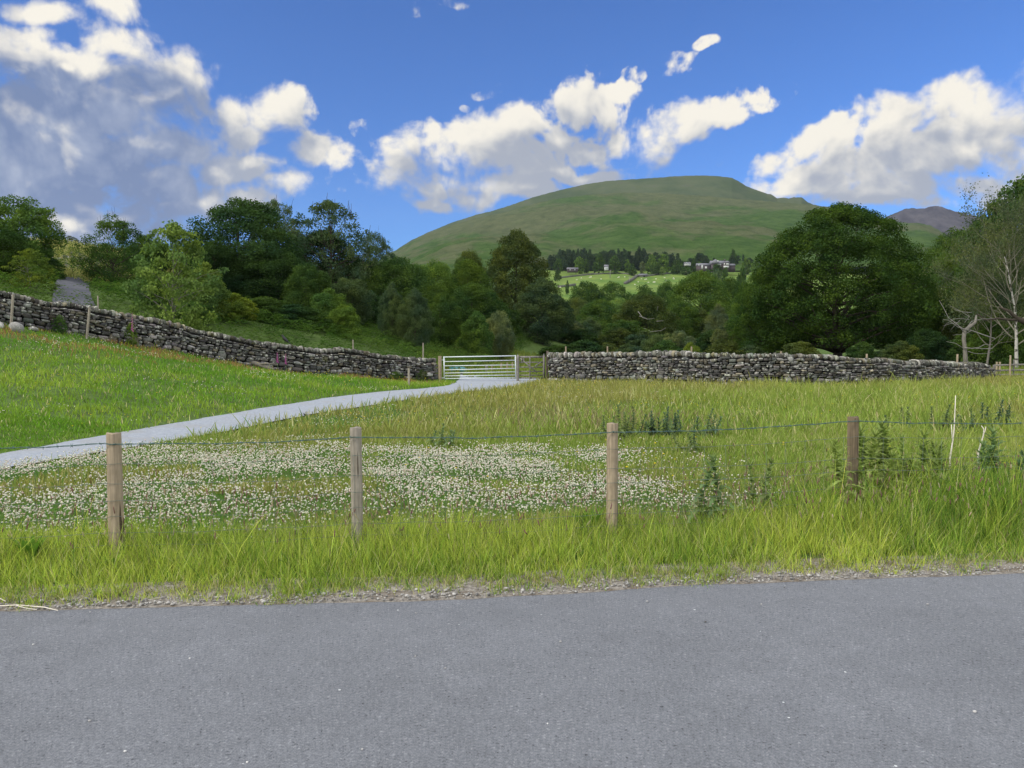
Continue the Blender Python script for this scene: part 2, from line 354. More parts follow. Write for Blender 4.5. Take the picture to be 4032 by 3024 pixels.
# road
def m_road(t):
    p = pos(t)
    f = t.noise(p, 125, 3, .75); g2 = t.noise(p, 62, 2, .6); big = t.noise(p, .9, 4, .6); pt = t.noise(p, 5, 3, .6)
    c = t.mix(t.rng(f, .36, .64), (.120, .123, .132), (.225, .228, .240))
    c = t.mix(t.rng(g2, .60, .74), c, (.30, .30, .305)); c = t.mix(t.rng(g2, .38, .26), c, (.055, .056, .062))
    c = t.mix(1, c, _grey(t, t.m('MULTIPLY', t.rng(big, .3, .7, .90, 1.06), t.rng(pt, .3, .7, .94, 1.05))), 'MULTIPLY')
    vo = t.new('ShaderNodeTexVoronoi'); t.put(vo.inputs['Vector'], p); vo.inputs['Scale'].default_value = 7
    w = t.m('MULTIPLY', t.m('LESS_THAN', vo.outputs['Distance'], .045), t.m('GREATER_THAN', t.noise(p, 2.1, 1), .56))
    c = t.mix(w, c, (.62, .62, .60)); c = t.mix(1, c, (.85, .895, .95), 'MULTIPLY')
    return bsdf(t, c, .88, .25, t.m('ADD', f, g2), .55, .010)
M_road = mat('asphalt', m_road)
xs = np.concatenate([np.linspace(-90, -8, 30), np.linspace(-7.5, 8, 260), np.linspace(8.5, 90, 30)])
ed = np.where(np.abs(xs) < 40, road_edge(xs), road_edge(xs)+np.sign(xs)*(np.abs(xs)-40)*.14)+(fbm(xs*3, xs*0, 4)-.5)*.05
ts = np.linspace(0, 1, 8); RX = np.tile(xs, (8, 1)); RY = ed[None]-6.2*(1-ts[:, None]); RZ = np.full_like(RX, .012); RZ[-1] = .004
ix = np.arange(RX.size).reshape(RX.shape)
grid = lambda ix: np.stack([ix[:-1, :-1], ix[:-1, 1:], ix[1:, 1:], ix[1:, :-1]], -1).reshape(-1, 4)
tag(mesh_np('road', np.stack([RX, RY, RZ], -1), grid(ix), M_road), kind='structure')

# gravelly shoulder between tarmac and turf
def m_shoulder(t):
    p = pos(t); n = t.noise(p, 30, 4, .75); n2 = t.noise(p, 4, 3, .6)
    c = t.mix(t.rng(n, .35, .65), (.10, .09, .075), (.34, .32, .29)); c = t.mix(t.rng(n2, .5, .7), c, (.14, .115, .085))
    return bsdf(t, c, .95, .15, n, .8, .02)
M_sh = mat('gritty_soil', m_shoulder)
ts = np.linspace(0, 1, 7); SX = np.tile(xs, (7, 1)); SY = ed[None]-.06+ts[:, None]*.55
SZ = .009+ts[:, None]*.0+(fbm(SX*9, SY*9, 2)-.5)*.008*np.sin(ts[:, None]*math.pi); SZ = np.maximum(SZ, ground(SX, SY)*0+.004)+np.maximum(ground(SX, SY), 0)
ix = np.arange(SX.size).reshape(SX.shape)
tag(mesh_np('shoulder', np.stack([SX, SY, SZ-.003], -1), grid(ix), M_sh), kind='structure')
# pebbles
ICO = None
def ico():
    import bmesh
    out = []
    for sub in (1, 2):
        bm = bmesh.new(); bmesh.ops.create_icosphere(bm, subdivisions=sub, radius=1)
        out.append((np.array([v.co[:] for v in bm.verts]), np.array([[v.index for v in f.verts] for f in bm.faces]))); bm.free()
    return out
ICO1, ICO2 = ico()
def blobs(C, S, base, cols, jit=.18, rotz=None, tilt=None, sq=1.0):
    """many irregular stones; C (n,3) centres, S (n,3) half sizes"""
    B, Fc = base; n = len(C); m = len(B)
    b = np.sign(B)*np.abs(B)**sq; b = b/np.abs(b).max()
    V = b[None]*(1+R.normal(0, jit, (n, m, 1)))*S[:, None]
    if tilt is not None:
        c, s = np.cos(tilt)[:, None], np.sin(tilt)[:, None]; x, z = V[..., 0]*c-V[..., 2]*s, V[..., 0]*s+V[..., 2]*c; V = np.stack([x, V[..., 1], z], -1)
    if rotz is not None:
        c, s = np.cos(rotz)[:, None], np.sin(rotz)[:, None]; x, y = V[..., 0]*c-V[..., 1]*s, V[..., 0]*s+V[..., 1]*c; V = np.stack([x, y, V[..., 2]], -1)
    V = V+C[:, None]; Fa = (Fc[None]+(np.arange(n)*m)[:, None, None]).reshape(-1, 3)
    return V.reshape(-1, 3), Fa, np.repeat(cols, m, 0)
n = 4200; px = R.uniform(-7, 7.5, n); tt = R.beta(1.2, 2.2, n)*.26; e = np.interp(px, xs, ed)
s = R.lognormal(-5.15, .5, n).clip(.003, .018); cl = R.uniform(.10, .40, n)[:, None]*np.array([1, .985, .95])[None]
C = np.stack([px, e-.05+tt, np.maximum(ground(px, e+tt), 0)+.010+s*.4], -1)
V, Fc, cc = blobs(C, np.stack([s, s*R.uniform(.6, 1, n), s*.6], -1), ICO1, cl, .12, R.uniform(0, 6, n))
M_stonecol = mat('pebble', lambda t: bsdf(t, attr(t), .9, .2))
tag(mesh_np('gravel', V, Fc, M_stonecol, cols=cc), kind='stuff', label='loose pale gravel along the edge of the tarmac', cat='gravel')
n = 60; px = R.uniform(-5, 6, n); py = road_edge(px)-R.uniform(.1, 3.2, n); s = R.uniform(.004, .009, n)
V, Fc, cc = blobs(np.stack([px, py, .012+s*.5], -1), np.stack([s, s, s*.7], -1), ICO1, R.uniform(.05, .6, n)[:, None]*np.ones((1, 3)), .15)
tag(mesh_np('road_chippings', V, Fc, M_stonecol, cols=cc), kind='stuff', label='scattered stone chippings lying on the tarmac', cat='chippings')

# path
def m_path(t):
    p = pos(t); n = t.noise(p, 14, 5, .75); n2 = t.noise(p, 1.2, 4, .6); n3 = t.noise(t.v('MULTIPLY', p, (1, 3, 1)), 3.5, 4, .7)
    c = t.mix(t.rng(n, .3, .7), (.21, .235, .275), (.34, .375, .43)); c = t.mix(t.rng(n2, .5, .75), c, (.27, .28, .29)); c = t.mix(t.rng(n3, .66, .74), c, (.16, .17, .12))
    return bsdf(t, c, .95, .15, n, .7, .03)
M_path = mat('crushed_slate_path', m_path)
A = np.array([flat_at(*p) for p in P_UP]+[(-2.6, 40.6)]); B = np.array([flat_at(*p) for p in P_LO]+[(1.35, 40.4)])
def resample(A, k):
    d = np.concatenate([[0], np.cumsum(np.hypot(*np.diff(A, axis=0).T))]); q = np.linspace(0, d[-1], k)
    return np.stack([np.interp(q, d, A[:, 0]), np.interp(q, d, A[:, 1])], -1)
A = resample(A, 260); B = resample(B, 260); t9 = np.linspace(0, 1, 9)[:, None, None]
A = A+((fbm(np.arange(260)*.45, np.zeros(260), 3)-.5)*.35)[:, None]*np.array([.5, 1]); B = B+((fbm(np.arange(260)*.45, np.ones(260)*9, 3)-.5)*.35)[:, None]*np.array([.5, 1])
G = A[None]*(1-t9)+B[None]*t9; ix = np.arange(9*260).reshape(9, 260)
tag(mesh_np('path', np.concatenate([G, (ground(G[..., 0], G[..., 1])+.022)[..., None]], -1), grid(ix)[:, ::-1], M_path, smooth=True), kind='structure')

# upper track behind the left wall
def m_track(t):
    p = pos(t); n = t.noise(p, 6, 5, .75); c = t.mix(t.rng(n, .3, .7), (.06, .065, .08), (.13, .135, .155)); return bsdf(t, c, .95, .1)
TR = [(200, 1215), (208, 1180), (214, 1140), (222, 1112), (236, 1100)]; TL = [(376, 1215), (360, 1180), (350, 1140), (354, 1112), (360, 1098)]
a = np.array([hit(*p, lo=33) for p in TR])[:, :2]; b = np.array([hit(*p, lo=33) for p in TL])[:, :2]
a = resample(a, 30); b = resample(b, 30); TRK = np.vstack([a, b[::-1]]); G = a[None]*(1-t9)+b[None]*t9
tag(mesh_np('track', np.concatenate([G, (ground(G[..., 0], G[..., 1])+.10)[..., None]], -1), grid(np.arange(270).reshape(9, 30)), mat('stony_track', m_track)), kind='structure')

# ------------------------------------------------------------------ mountains
def fell(name, ridge, R1, R0, z0, back, prof, rough, mt, seed, extra=None, n_a=420, n_r=130):
    """a hillside seen from its foot (R0) to its crest (R1), with a crest line given as directions, falling away behind"""
    rp = np.array([azel(x, y) for x, y in ridge]); a = np.linspace(rp[0, 0], rp[-1, 0], n_a); e = np.interp(a, rp[:, 0], rp[:, 1])
    zr = HC+R1*np.tan(e); t = np.concatenate([np.linspace(0, 1, n_r), 1+np.linspace(.04, 1, 25)*back])
    Rr = R0+(R1-R0)*t; AA, TT = np.meshgrid(a, t); RR = np.tile(Rr[:, None], (1, n_a))
    x = RR*np.sin(AA); y = RR*np.cos(AA)
    tt = np.clip(TT, 0, 1); h = prof(tt)
    nz = fbm(x/260+seed, y/260, 5, .5)-.5; nz2 = fbm(AA*14+seed, tt*3.2+seed, 4)-.5
    Z = z0+(zr[None]-z0)*h+rough*(nz*1.0+nz2*.45)*np.sin(np.clip(tt, 0, 1)*math.pi)**.8
    Z = np.where(TT > 1, zr[None]-np.maximum(TT-1, 0)**1.3*(zr[None]-z0)*.9/back, Z)
    # keep every slope below the line of sight to the crest
    lim = HC+np.tan(e)[None]*RR; m = (TT < 1); Z = np.where(m & (Z > lim-2), lim-2-(1-tt)*3, Z)
    Z = Z+np.where(TT >= .995, (fbm(AA*500+seed, AA*0, 3)-.5)*rough*.05, 0)
    ix = np.arange(Z.size).reshape(Z.shape)
    return tag(mesh_np(name, np.stack([x, y, Z], -1), grid(ix), mt, smooth=True), kind='structure')
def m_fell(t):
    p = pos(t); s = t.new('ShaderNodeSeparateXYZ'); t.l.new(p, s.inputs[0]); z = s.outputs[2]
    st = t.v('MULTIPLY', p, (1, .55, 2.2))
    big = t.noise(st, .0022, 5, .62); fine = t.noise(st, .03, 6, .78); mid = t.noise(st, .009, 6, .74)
    green = t.mix(t.rng(fine, .35, .65), (.028, .064, .015), (.066, .110, .032)); tan_ = t.mix(t.rng(fine, .35, .65), (.052, .072, .032), (.104, .118, .058))  # turf tones darkened evenly to carry the cloud shade on the hill
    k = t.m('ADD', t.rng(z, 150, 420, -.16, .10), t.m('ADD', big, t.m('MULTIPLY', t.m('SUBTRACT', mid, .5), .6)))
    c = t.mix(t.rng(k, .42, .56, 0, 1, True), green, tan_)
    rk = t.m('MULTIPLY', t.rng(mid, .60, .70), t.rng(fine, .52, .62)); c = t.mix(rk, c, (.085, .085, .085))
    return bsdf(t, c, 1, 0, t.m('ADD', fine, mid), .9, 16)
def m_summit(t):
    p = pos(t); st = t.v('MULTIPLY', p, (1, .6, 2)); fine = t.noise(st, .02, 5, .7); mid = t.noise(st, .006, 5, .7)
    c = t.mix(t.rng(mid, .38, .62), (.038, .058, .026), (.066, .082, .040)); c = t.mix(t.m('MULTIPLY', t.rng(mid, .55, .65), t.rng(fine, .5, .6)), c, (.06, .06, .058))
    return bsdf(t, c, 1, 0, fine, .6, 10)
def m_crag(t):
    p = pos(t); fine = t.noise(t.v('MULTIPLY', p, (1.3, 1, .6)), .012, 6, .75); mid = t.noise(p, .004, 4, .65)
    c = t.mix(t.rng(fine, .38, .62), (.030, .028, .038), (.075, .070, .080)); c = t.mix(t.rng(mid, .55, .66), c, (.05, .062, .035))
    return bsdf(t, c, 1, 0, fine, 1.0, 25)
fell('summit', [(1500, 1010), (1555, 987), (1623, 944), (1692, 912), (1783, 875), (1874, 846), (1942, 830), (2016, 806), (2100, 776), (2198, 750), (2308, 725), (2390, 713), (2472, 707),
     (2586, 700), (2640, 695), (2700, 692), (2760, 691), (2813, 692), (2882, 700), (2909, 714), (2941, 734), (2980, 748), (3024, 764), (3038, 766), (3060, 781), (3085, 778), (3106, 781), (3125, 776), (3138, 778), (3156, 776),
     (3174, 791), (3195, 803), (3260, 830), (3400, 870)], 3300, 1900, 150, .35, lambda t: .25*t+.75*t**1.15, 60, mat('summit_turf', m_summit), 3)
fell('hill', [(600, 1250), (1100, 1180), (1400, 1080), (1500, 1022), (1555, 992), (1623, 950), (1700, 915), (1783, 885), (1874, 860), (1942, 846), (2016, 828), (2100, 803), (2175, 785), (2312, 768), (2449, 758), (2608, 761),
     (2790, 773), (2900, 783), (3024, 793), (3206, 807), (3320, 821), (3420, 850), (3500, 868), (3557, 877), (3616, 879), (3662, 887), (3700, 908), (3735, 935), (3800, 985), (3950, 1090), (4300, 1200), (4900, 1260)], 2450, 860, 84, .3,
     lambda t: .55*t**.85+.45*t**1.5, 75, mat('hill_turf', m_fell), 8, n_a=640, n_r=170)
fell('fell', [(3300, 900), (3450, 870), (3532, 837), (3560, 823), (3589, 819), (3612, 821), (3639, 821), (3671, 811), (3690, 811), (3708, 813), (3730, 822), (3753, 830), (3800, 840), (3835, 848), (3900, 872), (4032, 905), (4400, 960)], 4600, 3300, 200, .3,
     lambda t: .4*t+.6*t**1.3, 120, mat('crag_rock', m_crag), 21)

# ------------------------------------------------------------------ dry stone walls
def m_stone(t):
    g = t.new('ShaderNodeNewGeometry'); p = g.outputs['Position']
    n = t.noise(p, 16, 4, .7); l = t.noise(p, 9, 3, .65); b = attr(t)
    c = t.mix(t.rng(n, .3, .7), t.mix(1, b, (.55, .55, .55), 'MULTIPLY'), b)
    c = t.mix(t.m('MULTIPLY', t.rng(l, .57, .63), t.m('GREATER_THAN', g.outputs['Random Per Island'], .35)), c, (.44, .45, .41))
    c = t.mix(t.m('MULTIPLY', t.rng(t.noise(p, 2.5, 3), .62, .7), .6), c, (.16, .16, .07))
    return bsdf(t, c, .95, .15, n, .7, .02)
M_stone = mat('lichened_stone', m_stone)
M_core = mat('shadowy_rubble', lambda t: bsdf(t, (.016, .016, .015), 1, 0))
def stone_wall(name, label, line, hts, cope_tall=None, seed=1):
    """line: ground points of the wall's front foot; hts: (fraction of length, height) pairs"""
    L = np.array(line, float); d = np.concatenate([[0], np.cumsum(np.hypot(*np.diff(L, axis=0).T))]); tot = d[-1]
    X = lambda s: np.interp(s, d, L[:, 0]); Y = lambda s: np.interp(s, d, L[:, 1])
    sg = np.linspace(0, tot, 200); gzs = ground(X(sg), Y(sg)); GZ = lambda s: np.interp(s, sg, gzs)
    H = lambda s: np.interp(s/tot, [h[0] for h in hts], [h[1] for h in hts])+(vn(s*1.1+seed, s*0)-.5)*.07
    TH = .55; C = []; S = []; T = []; col_ = []; D = []
    for side in (0, 1):
        z = -.10
        while z < 1.7:
            hc = (R.uniform(.06, .14) if z > .28 else R.uniform(.13, .22)); s = R.uniform(0, .2)
            while s < tot:
                w = R.uniform(.11, .36)*(1.25 if z < .28 else 1)*(1 if R.random() > .12 else 1.4); hh = hc*R.uniform(.75, 1.3)
                if z+hh*.7 < H(s)-.06:
                    big = R.random() < .04
                    C.append((s+w/2, side*TH+R.uniform(-.035, .03)+(.03 if side == 0 else -.03)*(1-z), z+hh/2+R.uniform(-.02, .02))); S.append((w*.475, .15, hh*(.50 if not big else .85))); T.append(R.normal(0, .07))
                s += w*(.97)
            z += hc*.93
    # cope stones set on edge along the top
    s = 0; nb = len(C)
    while s < tot:
        w = R.uniform(.07, .16); tall = R.uniform(.11, .19)*(1.25 if cope_tall and cope_tall(s/tot) else 1)
        C.append((s, TH/2, H(s)+tall*.25)); S.append((w*.62, TH*.52*R.uniform(.7, 1.05), tall*.72)); T.append(R.normal(.30, .22)); s += w*.95
    C = np.array(C); S = np.array(S); T = np.array(T); n = len(C)
    dx = np.gradient(X(sg), sg); dy = np.gradient(Y(sg), sg); ang = np.interp(C[:, 0], sg, np.arctan2(dy, dx)); slope = np.interp(C[:, 0], sg, np.gradient(gzs, sg))
    P = np.stack([X(C[:, 0])-np.sin(ang)*C[:, 1], Y(C[:, 0])+np.cos(ang)*C[:, 1], GZ(C[:, 0])+C[:, 2]], -1)
    v_ = R.lognormal(-2.12, .55, n).clip(.06, .48); tint = R.normal(0, .03, (n, 3))+np.array([1, 1, .97])
    warm = (R.random(n) < .16)[:, None]; c = v_[:, None]*np.where(warm, np.array([1.1, 1.0, .78]), tint)
    c[nb:] = c[nb:]*1.15*np.array([1.0, 1.0, .92])
    root = empty(name, (X(0), Y(0), GZ(0))); tag(root, label, 'stone wall')
    M = np.array([X(0), Y(0), GZ(0)])
    for a, b, nm in ((0, nb, 'wall_stones'), (nb, n, 'cope_stones')):
        V, Fc, cc = blobs(P[a:b]-M, S[a:b], ICO2, c[a:b], .085, ang[a:b], T[a:b]+np.arctan(slope[a:b]), .62)
        o = mesh_np(nm, V, Fc, M_stone, root, cc)
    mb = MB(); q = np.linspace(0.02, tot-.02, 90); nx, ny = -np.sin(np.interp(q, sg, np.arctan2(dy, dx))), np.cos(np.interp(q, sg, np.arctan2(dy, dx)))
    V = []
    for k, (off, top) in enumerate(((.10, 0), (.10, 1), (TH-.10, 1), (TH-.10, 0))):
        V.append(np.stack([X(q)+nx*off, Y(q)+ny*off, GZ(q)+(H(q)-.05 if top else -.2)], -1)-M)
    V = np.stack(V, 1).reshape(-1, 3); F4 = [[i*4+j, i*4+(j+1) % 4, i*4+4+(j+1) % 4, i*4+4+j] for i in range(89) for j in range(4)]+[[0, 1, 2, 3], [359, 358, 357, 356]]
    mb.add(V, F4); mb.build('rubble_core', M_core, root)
    return dict(X=X, Y=Y, H=H, GZ=GZ, tot=tot, root=root)
WL = stone_wall('dry_stone_wall', 'grey lichened dry stone wall climbing the bank to the left of the metal gate',
   [(-3.75, 38.05), (-7, 36.1), (-10.3, 34), (-13, 32.4), (-15, 30.8), (-18, 27.4), (-21, 24.6), (-24, 22.5)][::-1], [(0, 1.05), (.3, 1.05), (.5, 1.08), (.8, 1.06), (.97, 1.0), (1, .95)], seed=3)
WR = stone_wall('dry_stone_wall', 'long level dry stone wall with upright cope stones right of the wooden gate',
   [(1.72, 37.0), (5.6, 35), (8, 33.4), (10.5, 32.5), (13, 32.2), (15.6, 32.6), (19, 34.3), (23.4, 37.5)], [(0, 1.22), (.15, 1.30), (.35, 1.32), (.5, 1.22), (.65, 1.0), (.85, .82), (1, .70)], lambda f: f > .72 or f < .3, seed=9)

# ------------------------------------------------------------------ trees
def unit(v): return v/(np.linalg.norm(v, axis=-1, keepdims=True)+1e-9)
def leaf_quads(C, Nn, s, asp=.62):
    n = len(C); s = np.broadcast_to(s, n)[:, None]
    t = unit(np.cross(Nn, R.normal(size=(n, 3)))); b = np.cross(Nn, t)
    V = np.stack([C-t*s*.5, C+b*s*asp*.5, C+t*s*.5, C-b*s*asp*.5], 1).reshape(-1, 3)
    return V, np.arange(n*4).reshape(n, 4)
PROF = dict(round=lambda z: np.sqrt(np.clip(1-np.abs(2*z-1)**2.7, 0, 1)), dome=lambda z: np.clip(1-z**2.4, 0, 1)**.5*(.80+.20*sst(0, .22, z)),
            tall=lambda z: np.clip(np.sin(math.pi*np.clip(z*.93+.07, 0, 1))**.6, 0, 1)*(1-.12*z), cone=lambda z: (1-z)**.8*(.6+.4*sst(0, .12, z)),
            egg=lambda z: np.clip(1-z**3.0, 0, 1)**.5*(.74+.26*sst(0, .3, z)))
def crown(prof, cb, K, nleaf, size, cr=(.11, .2), flat=.62, seed=0, inner=.3, aspect=1.0, lmp=1.0, topb=.22):
    """unit tree: height 1, width 1, crown from cb to 1; returns clump centres and leaf quads"""
    z = []
    while len(z) < K:
        q = R.random(K*3); z += list(q[R.random(K*3) < (PROF[prof](q)*.8+.25)])
    z = np.array(z[:K]); a = R.uniform(0, 2*math.pi, K); rr = PROF[prof](z)
    c_r = R.uniform(*cr, K); rad = np.where(R.random(K) < inner, R.random(K)**.6, R.uniform(.82, 1.05, K))*np.maximum(rr*.5-c_r*.75, .0)
    lump = 1+lmp*.16*np.sin(a*3+seed)+lmp*.10*np.sin(a*5+z*9+seed*2)
    C = np.stack([np.cos(a)*rad*lump, np.sin(a)*rad*lump, cb+c_r*flat*aspect*.8+z*(1-cb-c_r*flat*1.35*aspect)], -1)
    w = c_r**2; k = R.choice(K, nleaf, p=w/w.sum())
    d = R.normal(size=(nleaf, 3)); outw = unit(C[k]-np.array([0, 0, cb+.35*(1-cb)])); d = unit(unit(d)+outw*.40+np.array([0, 0, topb]))
    rad = c_r[k]*(R.random(nleaf)**.35)*R.uniform(.8, 1.14, nleaf)
    Pq = C[k]+d*rad[:, None]*np.array([1, 1, flat*aspect])
    n_in = int(nleaf*.12); zi = R.random(n_in); ai = R.uniform(0, 6.283, n_in); ri = PROF[prof](zi)*.5*.82*np.sqrt(R.random(n_in)); Pq[:n_in] = np.stack([np.cos(ai)*ri, np.sin(ai)*ri, cb+zi*(1-cb)*.9], -1)
    nn = unit(d*.8+R.normal(size=(nleaf, 3))*.75+np.array([0, 0, .35]))
    V, Fq = leaf_quads(Pq, nn, size*R.uniform(.7, 1.35, nleaf))
    return C, c_r, V, Fq
def limbs(C, cb, top, r0, nl=26, k=5, wob=.03):
    """trunk with limbs reaching out to some of the clumps"""
    mb = MB(); zt = cb+(1-cb)*top
    tz = np.linspace(-.02, zt, 9); px = np.cumsum(R.normal(0, wob*.3, 9)); py = np.cumsum(R.normal(0, wob*.3, 9)); px -= px[0]; py -= py[0]
    tr = r0*(1-.75*np.linspace(0, 1, 9)); tr[0] *= 1.35
    mb.tube(np.stack([px, py, tz], -1), tr, 9)
    sel = R.choice(len(C), min(nl, len(C)), replace=False)
    for i in sel:
        z0 = np.clip(C[i, 2]-R.uniform(.1, .3), cb*.75, zt*.97); b = np.array([np.interp(z0, tz, px), np.interp(z0, tz, py), z0]); e = C[i]
        t = np.linspace(0, 1, 6)[:, None]; m = b*(1-t)+e*t+np.array([0, 0, 1])*np.sin(t*math.pi)*R.uniform(-.03, .04)+R.normal(0, .008, (6, 3))*np.sin(t*math.pi)
        rr = np.interp(z0, tz, tr)*R.uniform(.35, .6); mb.tube(m, np.linspace(rr, rr*.15, 6), k)
    return mb
ARCH = {}
def archetype(name, prof, cb, K, n, size, cr, r0=.025, nl=24, var=2, flat=.62, inner=.3, top=.75, bare=0, asp=1.0, lmp=1.0, topb=.22):
    global R
    ARCH[name] = []; keepR = R
    for v in range(var):
        R = np.random.default_rng(sum(map(ord, name))*7+v)
        C, c_r, V, Fq = crown(prof, cb, K, n, size, cr, flat, seed=v*1.7+len(name), inner=inner, aspect=asp, lmp=lmp, topb=topb)
        mb = limbs(C, cb, top, r0, nl)
        if bare:                                   # thin shoots poking out of the crown
            for i in range(bare):
                j = R.integers(len(C)); b = C[j]; d = unit(unit(b-np.array([0, 0, cb+.2]))+np.array([0, 0, .7])+R.normal(size=3)*.3); L = R.uniform(.07, .16)
                q = np.linspace(0, 1, 4)[:, None]; mb.tube(b+d*q*L+R.normal(0, .006, (4, 3)), np.linspace(.0035, .0012, 4), 4)
        cm = mesh_np('crown', V, Fq, LM['dark'], data_only=True)
        to = mb.build('trunk', M_bark); tm = to.data; bpy.data.objects.remove(to)
        ARCH[name].append((cm, tm))
    R = keepR
archetype('oak', 'dome', .12, 460, 105000, .0115, (.045, .085), .028, 60, var=2, flat=.7, inner=.22, asp=1.2, lmp=.5, topb=.5)
archetype('dense', 'round', .0, 110, 26000, .026, (.09, .15), .02, 14, var=3, inner=.25, flat=.8)
archetype('tree', 'egg', .02, 130, 40000, .0195, (.085, .15), .024, 26, var=4, inner=.25, flat=.78, lmp=.7)
archetype('shrub', 'dome', .0, 90, 18000, .030, (.08, .15), .015, 10, var=3, inner=.2, flat=.75)
archetype('tall', 'tall', .0, 170, 36000, .021, (.08, .14), .025, 26, var=2, inner=.25, asp=.6, flat=1.0, lmp=.5)
archetype('airy', 'egg', .03, 200, 20000, .019, (.04, .085), .022, 60, var=3, inner=.35, flat=1.0, bare=70, asp=.9)
archetype('thorn', 'egg', .0, 130, 15000, .022, (.05, .11), .02, 60, var=1, inner=.4, flat=.8, bare=80, top=.6)
archetype('young', 'egg', .04, 100, 8500, .030, (.05, .11), .012, 40, var=2, inner=.45, flat=.7, asp=.8)
archetype('far', 'egg', .0, 26, 900, .12, (.14, .24), .02, 3, var=3)
archetype('cone', 'cone', .04, 60, 1100, .10, (.09, .16), .02, 2, var=3, asp=.5)
nth = {}
def place_tree(px, top, wpx, D, kind, leaf, name, label, cat='tree', group=None, base=None, tk=M_bark, v=None, depth=1.0, rz=None):
    """px, top, wpx in photo pixels (full size); D metres ahead"""
    X = (px-CX)/F_PX*D; g = gz(X, D) if base is None else base
    zt = HC+ray(px, top)[2]/ray(px, top)[1]*D; W = wpx/F_PX*D; H = max(zt-g, .5)
    vs = ARCH[kind]; k = nth.get(kind, 0) if v is None else v; nth[kind] = nth.get(kind, 0)+1; cm, tm = vs[k % len(vs)]
    r = empty(name, (X, D, g-.05), R.uniform(0, 6.28) if rz is None else rz); r.scale = (W, W*depth, H)
    tag(r, label, cat, group)
    for nm, me, mt in (('crown', cm, LM[leaf]), ('trunk', tm, tk)):
        o = bpy.data.objects.new(nm, me); col.objects.link(o); o.parent = r
        o.material_slots[0].link = 'OBJECT'; o.material_slots[0].material = mt
    return r
